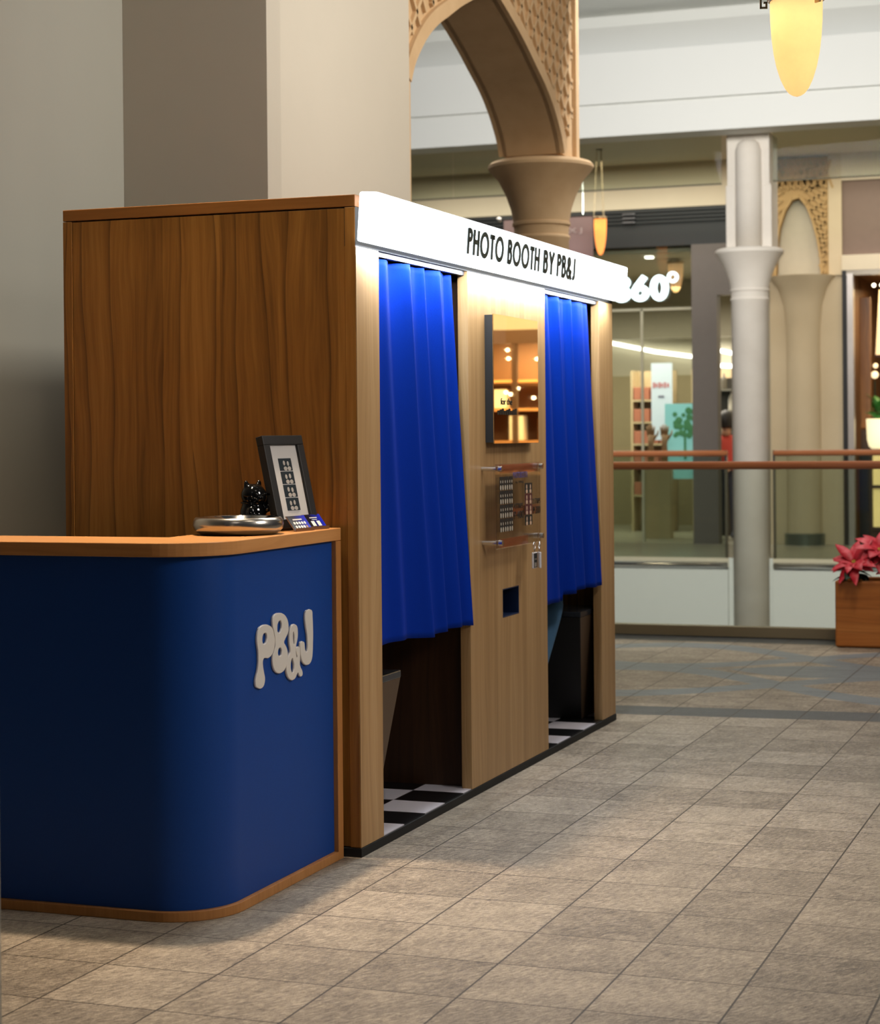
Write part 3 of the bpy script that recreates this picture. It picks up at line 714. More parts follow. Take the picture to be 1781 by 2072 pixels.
def person(label, root, jt, top_m, leg_m, face, seated=False):
    t = thing('person', label, 'person', root)
    J = {k: (v, r_) for k, (v, r_) in jt.items()}
    E = [('pelvis', 'belly'), ('belly', 'chest'), ('chest', 'neck'), ('chest', 'shL'), ('shL', 'elL'), ('elL', 'wrL'), ('chest', 'shR'), ('shR', 'elR'), ('elR', 'wrR'),
         ('pelvis', 'hpL'), ('hpL', 'knL'), ('knL', 'anL'), ('anL', 'toL'), ('pelvis', 'hpR'), ('hpR', 'knR'), ('knR', 'anR'), ('anR', 'toR')]
    up = {'pelvis', 'belly', 'chest', 'neck', 'shL', 'elL', 'wrL', 'shR', 'elR', 'wrR'}
    body = person_mesh('body', J, E, top_m, t)
    body.data.materials.append(leg_m); zc = jt['pelvis'][0][2]
    rt = Vector(t.location)
    for f in body.data.polygons:
        c = Vector(f.center)+rt
        dl = min((c-Vector(jt[k][0])).length for k in ('hpL', 'hpR', 'knL', 'knR', 'anL', 'anR', 'toL', 'toR'))
        du = min((c-Vector(jt[k][0])).length for k in ('belly', 'chest', 'elL', 'elR', 'wrL', 'wrR'))
        if dl < du: f.material_index = 1
    head(t, Vector(jt['neck'][0])+Vector((0, 0, .15)), face)
    for s_ in 'LR':
        d = Vector(jt['wr'+s_][0])-Vector(jt['el'+s_][0]); hand(t, jt['wr'+s_][0], d, (0, 0, -1) if abs(d.normalized().z) < .8 else face)
    return t
RED = plain('red_shirt', srgb(214, 74, 56), .7); JEANG = plain('grey_trousers', srgb(60, 64, 80), .8)
px, py = -2.66, 18.45
person('person in a red shirt standing in the shop doorway left of the pale column', (px, py, 0), {
    'pelvis': ((px, py, .86), (.15, .11)), 'belly': ((px, py, 1.0), (.135, .10)), 'chest': ((px, py, 1.2), (.15, .11)), 'neck': ((px, py, 1.33), .055),
    'shL': ((px-.16, py, 1.24), .055), 'elL': ((px-.21, py-.03, 1.0), .042), 'wrL': ((px-.12, py-.2, .93), .03),
    'shR': ((px+.16, py, 1.24), .055), 'elR': ((px+.21, py-.03, 1.0), .042), 'wrR': ((px+.12, py-.2, .93), .03),
    'hpL': ((px-.085, py, .78), .085), 'knL': ((px-.09, py-.01, .45), .06), 'anL': ((px-.09, py+.02, .09), .042), 'toL': ((px-.1, py-.13, .035), .035),
    'hpR': ((px+.085, py, .78), .085), 'knR': ((px+.09, py-.01, .45), .06), 'anR': ((px+.09, py+.02, .09), .042), 'toR': ((px+.1, py-.13, .035), .035)}, RED, JEANG, (.35, 1, 0))

# ---- right-hand facade: engaged flared column under a pointed arch with lattice
b = bm_new(); bx(b, -1.925, -1.06, 17.50, 18.0, 0, 3.19)
struct('wall_facade', b, stone('facade_plaster', srgb(196, 178, 146), srgb(212, 196, 166), 2))
FP = bpy.data.materials['facade_plaster']
struct('wall_facade_pier', bx(bm_new(), -1.215, -1.06, 17.46, 18.0, 3.19, 4.62), FP); struct('wall_facade_upper', bx(bm_new(), -1.925, -1.215, 17.63, 18.0, 3.19, 4.62), FP)
t = thing('half_column', 'beige flared half column against the facade right of the pale column', 'column', (-1.53, 17.5, 0))
FP = bpy.data.materials['facade_plaster']
b = bm_new(); lathe(b, [(.21, .14), (.20, 2.3), (.205, 2.6), (.23, 2.85), (.29, 3.05), (.37, 3.16), (.385, 3.19), (.0, 3.19)], -1.53, 17.52, 40, math.pi, 2*math.pi); smooth_angle(obj('shaft', b, FP, t), 50)
b = bm_new(); lathe(b, [(.24, 0), (.24, .13), (.21, .14)], -1.53, 17.52, 32, math.pi, 2*math.pi); obj('base', b, plain('steel_base', srgb(120, 128, 120), .3, .6), t)
# arch above
ta = thing('arcade', 'yellowish pointed arch with slanted lattice above the beige half column', 'arch', (-1.58, 17.5, 3.2))
ap = [(-1.31, 3.20), (-1.32, 3.40), (-1.355, 3.62), (-1.41, 3.84), (-1.48, 4.02), (-1.56, 4.12), (-1.64, 4.10), (-1.72, 3.98), (-1.79, 3.78), (-1.83, 3.5), (-1.84, 3.20)]
b = bm_new(); prism(b, [(-1.218, 3.2), (-1.218, 4.6), (-1.92, 4.6), (-1.92, 3.2)]+ap[::-1], 'y', 17.48, 17.56); obj('spandrel', b, STONEY, ta)
b = bm_new(); prism(b, ap, 'y', 17.60, 17.62); obj('infill', b, plain('arch_infill', srgb(196, 188, 168), .7), ta)
b = bm_new()
for i in range(len(ap)-1):
    a, c = Vector(ap[i]), Vector(ap[i+1]); n_ = Vector(((a.x+c.x)/2+1.575, .25)).normalized()*.035
    prism(b, [tuple(a), tuple(c), tuple(c+n_), tuple(a+n_)], 'y', 17.45, 17.50)
obj('moulding', b, STONEY, ta)
b = bm_new()
def bar2(p, q, hw=.013):
    p, q = Vector(p), Vector(q); d = (q-p).normalized(); n_ = Vector((-d.y, d.x))*hw
    prism(b, [tuple(p+n_), tuple(p-n_), tuple(q-n_), tuple(q+n_)], 'y', 17.455, 17.482)
for i in range(11):
    z = 3.32+i*.115; xl = -1.33+.0 if z < 3.6 else -1.33-(z-3.6)*.28
    bar2((xl, z), (-1.245, z-.10-(abs(xl)-1.33)*.9)); bar2((xl+.02, z-.05), (-1.245, z+.05))
for i in range(7):
    z = 3.85+i*.11; bar2((-1.91, z), (-1.80+max(0, z-3.9)*.16, z-.09)); bar2((-1.91, z-.08), (-1.80+max(0, z-3.9)*.16, z+.02))
for i in range(9):
    x = -1.88+i*.075; bar2((x, 4.56), (x+.12, 4.22)); bar2((x+.10, 4.56), (x, 4.24))
obj('lattice', b, STONEY, ta)

# ---- wood-lined shop at the far right
MAUV = plain('mauve_fascia', srgb(128, 108, 96), .7)
struct('wall_fascia_right', bx(bm_new(), -1.06, 6, 17.5, 17.7, 3.42, 4.30), MAUV)
b = bm_new(); bx(b, -1.06, 6, 17.44, 17.7, 3.24, 3.42); bx(b, -1.06, 6, 17.46, 17.7, 4.30, 4.62); struct('trim_4', b, CREAM)
t = thing('door_frame', 'tall dark and silver door frame of the warmly lit wooden shop', 'door frame', (-1.0, 17.5, 0))
obj('dark_jamb', bx(bm_new(), -1.06, -1.01, 17.44, 17.6, 0, 3.24), NEARBLK, t)
obj('silver_post', bx(bm_new(), -1.0, -.93, 17.42, 17.56, 0, 3.20), plain('silver_post', srgb(170, 164, 160), .35, .5), t)
obj('head', bx(bm_new(), -1.01, 6, 17.45, 17.56, 3.18, 3.24), plain('silver_head', srgb(120, 112, 100), .35, .5), t)
WB = wood('shop_teak', [srgb(104, 62, 26), srgb(150, 98, 50), srgb(178, 124, 70)], .2, 30)
b = bm_new(); bx(b, -1.06, -1.02, 17.6, 20.5, 0, 3.24); bx(b, -1.06, 4, 20.5, 20.6, 0, 3.24); bx(b, -1.06, 4, 17.6, 20.5, 3.24, 3.3); struct('wall_wood_shop', b, plain('brown_interior', srgb(96, 64, 38), .6))
t = thing('wood_panel', 'tall reddish-brown timber screen inside the warm shop doorway', 'panel', (-.86, 17.8, 0))
obj('board', bx(bm_new(), -.93, -.80, 17.95, 18.0, 1.38, 2.95), WB, t, bevel=.006)
obj('lower_frame', bx(bm_new(), -.925, -.81, 17.96, 18.0, .0, 1.36), plain('dark_teak', srgb(70, 46, 24), .5), t)
area('wood_shop_light', (.2, 18.6, 3.1), (.2, 18.8, 0), 2, 60, (1, .76, .42), 1.2)
t = thing('light_shade', 'large glowing cream fabric shade inside the warm shop', 'lamp', (-.6, 18.6, 2.4))
b = bm_new(); prism(b, [(-.83, 2.28), (-.78, 3.08), (.3, 2.62), (.3, 2.28)], 'y', 18.6, 18.64); obj('shade', b, emit('cream_shade', (1, .74, .42), .85), t)
obj('rim', bx(bm_new(), -.84, .3, 18.58, 18.64, 2.25, 2.28), plain('shade_rim', srgb(70, 40, 20), .5), t)
t = thing('chandelier', 'small metal chandelier with glowing bulbs at the top of the warm shop doorway', 'lamp', (-.66, 17.9, 3.1))
obj('arm', tube(bm_new(), [(-.78, 17.9, 3.10), (-.69, 17.9, 3.07), (-.60, 17.9, 3.10)], .008, 8), BRASS, t)
obj('bulb', ball(bm_new(), (-.75, 17.9, 3.085), .022), emit('bulb_small', (1, .85, .6), 6), t); obj('bulb', ball(bm_new(), (-.66, 17.9, 3.085), .022), bpy.data.materials['bulb_small'], t)
t = thing('floor_lamp', 'slim stem lamp with two glowing globes behind the potted plant', 'lamp', (-.78, 18.1, 0))
obj('stem', tube(bm_new(), [(-.775, 18.1, .9), (-.775, 18.1, 1.95)], .012, 8), plain('green_stem', srgb(40, 44, 20), .5), t)
for z in (2.02, 2.13): obj('globe', ball(bm_new(), (-.775+.01*(z > 2.1), 18.1, z), .045 if z < 2.1 else .03), emit('globe_glow', (1, .75, .45), 1.5), t, smooth=True)
obj('base', lathe(bm_new(), [(.0, 0), (.1, 0), (.1, .02), (.02, .04), (.012, .9)], -.775, 18.1, 20), NEARBLK, t)
t = thing('potted_plant', 'green leafy plant in a glowing cream rounded pot at the right edge', 'plant', (-.69, 17.9, .6))
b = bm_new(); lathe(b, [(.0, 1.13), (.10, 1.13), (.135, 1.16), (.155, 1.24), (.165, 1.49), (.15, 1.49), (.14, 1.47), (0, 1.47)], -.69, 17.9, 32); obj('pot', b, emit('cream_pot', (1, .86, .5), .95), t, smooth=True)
LEAF = plain('leaf_green', srgb(58, 128, 52), .45, 0, .3, 20)
def leaf(bm, base, d, L, W_, up=(0, 0, 1), curl=.3, n=6):
    base = Vector(base); d = Vector(d).normalized(); sd = d.cross(Vector(up)).normalized(); nn = sd.cross(d); rows = []
    for i in range(n+1):
        s_ = i/n; w_ = W_*math.sin(math.pi*min(1, s_*.93+.07))**.8*(1-.25*s_); c = base+d*L*s_-nn*curl*L*s_*s_
        rows.append([bm.verts.new(c-sd*w_+nn*w_*.25), bm.verts.new(c), bm.verts.new(c+sd*w_+nn*w_*.25)])
    for a, b_ in zip(rows, rows[1:]):
        for k in range(2): bm.faces.new((a[k], a[k+1], b_[k+1], b_[k]))
b = bm_new()
for i in range(34):
    a = random.uniform(0, 2*math.pi); e = random.uniform(.1, 1.3)
    leaf(b, (-.70+.04*math.cos(a), 17.9+.04*math.sin(a), 1.47+random.uniform(0, .22)), (math.cos(a)*math.cos(e), math.sin(a)*math.cos(e), math.sin(e)), random.uniform(.1, .18), random.uniform(.03, .05), curl=.5)
o = obj('foliage', b, LEAF, t, smooth=True); m = o.modifiers.new('t', 'SOLIDIFY'); m.thickness = .002
t = thing('lit_cabinet', 'yellow-lit gridded cabinet below the potted plant', 'cabinet', (-.4, 17.75, 0))
b = bm_new(); bx(b, -.80, .6, 17.75, 18.1, .16, .20); bx(b, -.80, -.77, 17.75, 18.1, .2, 1.13); bx(b, -.77, .6, 17.76, 17.80, .66, .70); bx(b, -.66, -.63, 17.76, 17.8, .2, 1.1); bx(b, -.4, -.37, 17.76, 17.8, .2, 1.1); bx(b, -.80, .6, 17.75, 18.1, 1.09, 1.129); bx(b, -.80, .6, 17.78, 18.1, 0, .16)
obj('frame', b, plain('cabinet_dark', srgb(54, 36, 16), .5), t)
obj('lit_pane', bx(bm_new(), -.77, .6, 17.82, 17.84, .2, 1.09), emit('yellow_pane', (1, .72, .28), .75), t)
b = bm_new(); bx(b, -.93, -.81, 17.8, 17.95, 0, 1.1); tag(obj('cabinet', b, NEARBLK), 'narrow black cabinet between the silver door post and the lit cabinet', 'cabinet')

# ================================================================== the photo booth
L_ = 3.13; H_ = 2.12; D_ = 1.07
booth = thing('photo_booth', 'tall wood-veneered photo booth with blue-curtained doorways under a white lit sign', 'photo booth', (-.535, L_/2, 0))
obj('base', bx(bm_new(), -D_, .004, -.004, L_, 0, .028), BLACK, booth)
# side facing the counter: capped panel framed by narrow edge strips
b = bm_new(); bx(b, -D_+.035, -.037, .003, .028, .032, 2.078); obj('side_panel', b, W_SIDE, booth, bevel=.0015)
b = bm_new(); bx(b, -D_, -D_+.034, 0, .03, .03, 2.08); obj('edge_strip', b, W_SIDE, booth, bevel=.0015)
b = bm_new(); bx(b, -.036, -.001, 0, .035, .03, 2.08); obj('edge_strip', b, W_SIDE, booth, bevel=.0015)
b = bm_new(); bx(b, -D_, .0, 0, L_, 2.082, H_); obj('roof_panel', b, W_CAP, booth, bevel=.002)
b = bm_new(); bx(b, -D_, 0, L_-.03, L_-.001, .03, 2.08); obj('side_panel', b, W_SIDE, booth)
b = bm_new(); bx(b, -D_, -D_+.02, .03, L_-.03, .03, 2.08); obj('back_panel', b, W_DARK, booth)
# front: two posts, centre panel with a photo slot, header
FT = .038
b = bm_new(); bx(b, -FT, 0.001, .0355, .196, .03, 1.955); bx(b, -.0005, .001, .002, .0355, .03, 1.955); obj('front_post', b, W_FRONT, booth)
b = bm_new(); bx(b, -FT, 0.001, 2.898, L_-.001, .03, 1.955); obj('front_post', b, W_FRONT, booth, bevel=.001)
b = bm_new()
bx(b, -FT, .001, 1.077, 1.458, .03, 1.955); bx(b, -FT, .001, 1.666, 2.050, .03, 1.955); bx(b, -FT, .001, 1.458, 1.666, .03, .632); bx(b, -FT, .001, 1.458, 1.666, .745, 1.955)
obj('centre_panel', b, W_FRONT, booth)
b = bm_new(); bx(b, -.20, .0005, 1.4585, 1.4625, .6325, .7445); bx(b, -.20, .0005, 1.6615, 1.6655, .6325, .7445); bx(b, -.20, .0005, 1.4625, 1.6615, .7405, .7445); bx(b, -.20, .0005, 1.4625, 1.6615, .6325, .6365); bx(b, -.204, -.20, 1.4585, 1.6655, .6325, .7445)
obj('photo_slot', b, plain('slot_blue', (.008, .02, .07), .4), booth)
b = bm_new(); bx(b, -FT, 0.0, .002, L_-.001, 1.956, 2.081); obj('header', b, NEARBLK, booth)
for ya, yb in ((.197, 1.076), (2.051, 2.897)):
    obj('curtain_track', bx(bm_new(), -.034, -.012, ya, yb, 1.940, 1.955), plain('track_aluminium', srgb(96, 96, 104), .4, .5), booth)
for y in (1.12, 1.985):
    obj('partition', bx(bm_new(), -D_+.02, -.05, y, y+.02, .03, 2.08), W_DARK, booth)
obj('checkered_floor', bx(bm_new(), -D_+.02, -.003, .03, L_-.03, .0285, .032), CHECK, booth)
# illuminated sign box, leaning a touch forward
b = bm_new(); y0, y1 = -.016, L_-.035
pr = [(.010, 1.968), (.078, 1.964), (.089, 2.122), (.021, 2.127)]
v = [[b.verts.new((x, y, z)) for x, z in pr] for y in (y0, y1)]
b.faces.new(v[0]); b.faces.new(v[1][::-1])
for i in range(4): b.faces.new((v[0][i], v[0][(i+1) % 4], v[1][(i+1) % 4], v[1][i]))
lb = obj('light_box', b, LITE, booth, bevel=.008)
obj('light_box_bracket', bx(bm_new(), .0015, .0095, .05, L_-.1, 1.98, 2.10), NEARBLK, booth)
# lettering: cut black letters set on the leaning front face
def letters(txt, ya, yb, z0, h):
    tot = sum(GL[c][0] for c in txt)+.11*(len(txt)-1); k = (yb-ya)/tot; x = 0
    for c in txt:
        b = bm_new()
        def put(gx, gz, s_):
            zz = z0+gz*h; return (.078+.011*(zz-1.964)/.158+.0004+.003*s_, ya+(x+gx)*k, zz)
        for ln in GL[c][1]:
            cl = (Vector(ln[0])-Vector(ln[-1])).length < 1e-4; ribbon(b, ln[:-1] if cl else ln, h2, put, cl)
        obj('sign_letter', b, INK, lb); x += GL[c][0]+.11
letters('PHOTO', .842, 1.254, 1.998, .092)
letters('BOOTH', 1.303, 1.711, 1.998, .092)
letters('BY', 1.763, 1.912, 1.998, .092)
letters('PB&J', 1.954, 2.220, 1.998, .092)

# ---- curtains
def curtain(label, yt0, yt1, yb0, yb1, zt, hem, folds, seed):
    t = thing('curtain', label, 'curtain', (0, (yt0+yt1)/2, 0), group=None)
    NU, NV = 220, 60; b = bm_new(); rows = []
    for j in range(NV+1):
        s_ = j/NV; row = []
        for i in range(NU+1):
            u = i/NU
            ya = yt0+(yb0-yt0)*s_**1.15; yb = yt1+(yb1-yt1)*s_**1.05
            y = ya+(yb-ya)*u; x = -.028+.020*s_
            for (c, w_, a, dr, a0) in folds:
                cc = c+dr*s_; d = (u-cc)/w_
                x += (a*(.35+.65*s_)+a0*(1-s_)**2)*math.exp(-d*d)
            x += .0022*math.sin(u*64+seed)*(1-s_)**4 + .002*math.sin(u*17+s_*2+seed)
            if u > .93: x += .016*s_*((u-.93)/.07)
            z = zt-(zt-hem(u))*s_
            row.append(b.verts.new((min(x, .03), y, z)))
        rows.append(row)
    for A, B in zip(rows, rows[1:]):
        for i in range(NU): b.faces.new((A[i], A[i+1], B[i+1], B[i]))
    o = obj('fabric', b, CURT, t, smooth=True); m = o.modifiers.new('thickness', 'SOLIDIFY'); m.thickness = .003; m.offset = 0
    # hem fold line
    b = bm_new(); hr = rows = []
    return t, o
fl = [(.13, .06, .020, .05, .008), (.36, .05, .028, .14, .016), (.25, .06, -.022, .10, -.006), (.58, .035, .016, .12, .012), (.50, .08, -.012, .14, .0), (.76, .05, .018, .10, .014), (.67, .04, -.016, .10, -.004), (.93, .04, -.02, .0, -.005)]
curtain('long royal blue curtain filling the nearer doorway of the booth', .197, .975, .197, 1.085, 1.934, lambda u: .655-.018*u+.006*math.sin(u*9), fl, 1)
fr = [(.10, .05, .012, .08, .01), (.30, .05, .026, .14, .014), (.22, .05, -.02, .12, -.004), (.55, .05, .020, .10, .012), (.50, .03, -.014, .02, .0), (.80, .06, .016, .06, .010), (.68, .04, -.018, .08, -.004)]
curtain('royal blue curtain in the farther doorway of the booth, above the jeans', 2.052, 2.790, 2.052, 2.885, 1.934, lambda u: (.628 if u < .36 else .655)+.004*math.sin(u*12), fr, 4)

# ---- stools: inverted pyramids with a dark stone top
def stool(y0, y1, yb0, yb1, label):
    t = thing('stool', label, 'stool', (-.28, (y0+y1)/2, .032))
    b = bm_new(); xt0, xt1, xb0, xb1 = -.50, -.055, -.42, -.10
    lo = [(xb0, yb0, .033), (xb1, yb0, .033), (xb1, yb1, .033), (xb0, yb1, .033)]; hi = [(xt0, y0, .515), (xt1, y0, .515), (xt1, y1, .515), (xt0, y1, .515)]
    A = [b.verts.new(p) for p in lo]; B = [b.verts.new(p) for p in hi]; b.faces.new(A[::-1]); b.faces.new(B)
    for i in range(4): b.faces.new((A[i], A[(i+1) % 4], B[(i+1) % 4], B[i]))
    obj('body', b, plain('stool_laminate', srgb(84, 66, 50), .5), t)
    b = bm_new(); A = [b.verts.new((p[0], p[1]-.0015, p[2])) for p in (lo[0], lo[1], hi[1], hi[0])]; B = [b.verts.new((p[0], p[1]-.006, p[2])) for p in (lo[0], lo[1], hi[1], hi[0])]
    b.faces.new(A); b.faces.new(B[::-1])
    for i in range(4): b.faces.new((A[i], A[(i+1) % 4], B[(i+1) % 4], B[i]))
    obj('painted_shade_panel', b, NEARBLK, t)  # black sheet paints in the shade on the stool's near face
    obj('seat_top', bx(bm_new(), xt0-.002, xt1+.002, y0-.002, y1+.002, .515, .54), plain('stool_top_stone', srgb(52, 54, 60), .18, 0, .4, 60), t, bevel=.003)
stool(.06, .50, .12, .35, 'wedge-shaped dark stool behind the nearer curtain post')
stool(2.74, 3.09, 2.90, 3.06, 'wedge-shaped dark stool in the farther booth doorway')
# ---- seated person in the farther cabin: only the jeans show below the curtain
JEAN = plain('blue_jeans', srgb(70, 112, 150), .85, 0, .25, 14)
py = 2.90
person('person in faded blue jeans sitting inside the farther booth doorway', (-.34, 2.88, .54), {
    'pelvis': ((-.34, py, .66), (.14, .11)), 'belly': ((-.34, py-.01, .80), (.13, .10)), 'chest': ((-.34, py-.03, 1.02), (.15, .11)), 'neck': ((-.34, py-.04, 1.18), .055),
    'shL': ((-.18, py-.04, 1.08), .055), 'elL': ((-.13, py-.10, .86), .042), 'wrL': ((-.17, py-.30, .80), .03),
    'shR': ((-.50, py-.04, 1.08), .055), 'elR': ((-.55, py-.10, .86), .042), 'wrR': ((-.50, py-.30, .78), .03),
    'hpL': ((-.26, py-.06, .64), .085), 'knL': ((-.14, py-.36, .585), .072), 'anL': ((-.20, py-.56, .13), .045), 'toL': ((-.20, py-.70, .07), .036),
    'hpR': ((-.43, py-.06, .64), .085), 'knR': ((-.48, py-.42, .60), .07), 'anR': ((-.46, py-.46, .13), .045), 'toR': ((-.46, py-.60, .07), .036)}, plain('dark_top', srgb(30, 30, 34), .8), JEAN, (0, -1, 0), True)

# ---- tinted mirror
t = thing('mirror', 'bronze-tinted frameless mirror on the centre panel between the curtains', 'mirror', (.02, 1.545, 1.56))
mm = NT('bronze_mirror'); mm.P(Base_Color=(.95, .78, .50), Metallic=1, Roughness=.015)
obj('backing', bx(bm_new(), .0015, .034, 1.268, 1.826, 1.318, 1.804), NEARBLK, t)
obj('mirror_face', bx(bm_new(), .0345, .038, 1.263, 1.830, 1.313, 1.808), mm.m, t, bevel=.001)
WH = plain('ink_dark', srgb(30, 26, 20), .5)
place_text('sticker_text', 'for the', WH, t, (.0385, 1.345, 1.462), (0, 1, 0), .026, .14, .0006, .01)
b = bm_new()
for i in range(9): bx(b, .0385, .039, 1.305+i*.027, 1.327+i*.027, 1.424, 1.440+.004*(i % 3))
obj('sticker_text', b, WH, t)

# ---- acrylic price board on four steel stand-offs
t = thing('price_board', 'clear acrylic price board with photo strips and 300 and 400 prices', 'sign', (.05, 1.48, 1.08))
obj('acrylic_sheet', bx(bm_new(), .062, .067, 1.198, 1.765, .915, 1.236), ACRY, t, bevel=.001)
for y, z in ((1.222, 1.218), (1.742, 1.220), (1.222, .938), (1.742, .940)):
    b = bm_new(); tube(b, [(.0015, y, z), (.060, y, z)], .0085, 14); tube(b, [(.067, y, z), (.082, y, z)], .011, 14); obj('stand_off', b, CHROME, t, smooth=False)
DARKP = plain('photo_dark', srgb(34, 34, 34), .5); MIDP = plain('photo_grey', srgb(186, 176, 160), .6); SKP = plain('photo_skin', srgb(208, 176, 150), .6); MARO = plain('photo_maroon', srgb(84, 36, 40), .6)
def figures(b, x, y0, z0, w_, h_, n, body=True):
    """small head and shoulder shapes printed in one photo cell, raised a hair above it"""
    for i in range(n):
        cy = y0+w_*(i+.5)/n; r_ = min(w_/n, h_)*.20
        for c, ry, rz in (((cy, z0+h_*.62), r_*.8, r_*1.15), ((cy, z0+h_*.18), r_*1.5, h_*.20)):
            prism(b, [(c[0]+ry*math.cos(a*math.pi/5), c[1]+rz*math.sin(a*math.pi/5)) for a in range(10)], 'x', x, x+.0006)
for k in range(3):
    b = bm_new(); ya = 1.232+k*.055
    for j in range(4): bx(b, .0675, .068, ya, ya+.051, .978+j*.053, .978+j*.053+.050)
    st = obj('photo_strip', b, DARKP, t)
    b = bm_new()
    for j in range(4): figures(b, .0681, ya, .978+j*.053, .051, .05, 2)
    obj('portraits', b, MIDP, st)
b = bm_new(); cols = [DARKP, MARO]
ya = 1.545
for j in range(4): bx(b, .0675, .068, ya, ya+.095, .990+j*.042, .990+j*.042+.040, mat=1 if j in (1, 2) else 0)
st = obj('photo_strip', b, cols, t); b = bm_new()
for j in range(4): figures(b, .0681, ya, .990+j*.042, .095, .04, 2)
obj('portraits', b, SKP, st)
PURP = plain('ink_purple', srgb(84, 70, 120), .6)
place_text('lettering', 'PHOTOBOOTH', PURP, t, (.0676, 1.40, 1.178), (0, 1, 0), .024, .18, .0005, .02)
place_text('lettering', 'by PB&J', WH, t, (.0676, 1.43, 1.155), (0, 1, 0), .012, .10, .0005)
place_text('lettering', '4 STRIPS', WH, t, (.0676, 1.405, 1.060), (0, 1, 0), .020, .115, .0005, .01)
place_text('lettering', 'P 400', WH, t, (.0676, 1.405, 1.020), (0, 1, 0), .030, .125, .0005, .02)
place_text('lettering', '2 STRIPS', WH, t, (.0676, 1.648, 1.070), (0, 1, 0), .022, .100, .0005, .01)
place_text('lettering', 'P 300', WH, t, (.0676, 1.652, 1.030), (0, 1, 0), .030, .098, .0005, .02)
for z in (1.032+.012, 1.032+.017): obj('peso_bar', bx(bm_new(), .0676, .0681, 1.647, 1.672, z, z+.0025), WH, t)
OB = NT('orange_print'); OB.P(Base_Color=srgb(226, 108, 66), Roughness=.6); OB.b.inputs['Alpha'].default_value = .45
obj('orange_band', bx(bm_new(), .0614, .0617, 1.25, 1.735, 1.200, 1.232), OB.m, t)
obj('orange_band', bx(bm_new(), .0614, .0617, 1.25, 1.60, .917, .950), OB.m, t)
obj('orange_band', bx(bm_new(), .0614, .0617, 1.40, 1.75, 1.03, 1.068), OB.m, t)

# ---- key-ring photo charms
for k, (dy, dx, rz_) in enumerate(((0, 0, 0), (.022, .012, .5))):
    t = thing('keychain', ['clear photo keychain hanging nearest the left below the price board', 'clear photo keychain hanging in front of its twin below the price board'][k], 'keychain', (.08+dx, 1.625+dy*1.2, .83), rz_, None)
    def at(me_o): pass
    b = bm_new(); pts = [(0, .013*math.cos(a*math.pi/8), .106+.014*math.sin(a*math.pi/8)-.03+.0) for a in range(17)]
    tube(b, pts, .0016, 8, cap=False); o = obj('split_ring', b, CHROME, t, smooth=True, loc=(0, 0, 0))
    b = bm_new(); tube(b, [(0, 0, .064), (0, .001, .050)], .002, 8); obj('link', b, CHROME, t, loc=(0, 0, 0))
    b = bm_new(); bx(b, -.004, .004, -.025, .025, -.014, .050); obj('case', b, plain('frosted_case', srgb(196, 190, 190), .25), t, bevel=.003, loc=(0, 0, 0))
    b = bm_new(); bx(b, .0042, .0046, -.021, .021, -.010, .046); ph = obj('photo', b, DARKP, t, loc=(0, 0, 0))
    b = bm_new(); figures(b, .0047, -.016, -.008, .032, .05, 2); obj('portraits', b, MIDP, ph, loc=(0, 0, 0))

# ================================================================== the counter
cn = thing('reception_counter', 'curved navy-blue reception counter with wooden top and white PB&J logo', 'counter', (-.9, -.6, 0))
def outl(d=0, r0=.2, xe=-.05, ye=-.945, yend=-.021, n=14):
    r_ = r0-d; cx, cy = xe-r0, ye+r0
    pts = [(-1.838, ye+d)]+[(cx+r_*math.cos(a), cy+r_*math.sin(a)) for a in [(-math.pi/2)+i*(math.pi/2)/n for i in range(n+1)]]+[(xe-d, yend)]
    return pts
inner = [(-.33, -.021), (-.335, -.645+.0), (-1.838, -.645)]
b = bm_new(); prism(b, outl()+inner, 'z', 1.016, 1.055); obj('counter_top', b, W_TOP, cn, bevel=.002)
b = bm_new(); prism(b, outl(.0, yend=-.062)+[(-.33, -.062), (-.335, -.645), (-1.838, -.645)], 'z', .0, .028); obj('base_trim', b, W_POST, cn, bevel=.002)
b = bm_new(); pa = outl(.015, yend=-.063); pb = outl(.035, yend=-.063)
prism(b, pa+pb[::-1], 'z', .0285, 1.0155); bl = obj('front_panel', b, BLUE, cn); smooth_angle(bl, 25)
b = bm_new(); bx(b, -.33, -.05, -.061, -.021, 0, 1.0155); obj('end_post', b, W_POST, cn, bevel=.002)
b = bm_new(); bx(b, -1.838, -.36, -.67, -.65, .0285, 1.0155); bx(b, -.355, -.335, -.67, -.063, .0285, 1.0155); obj('inner_panel', b, W_DARK, cn)
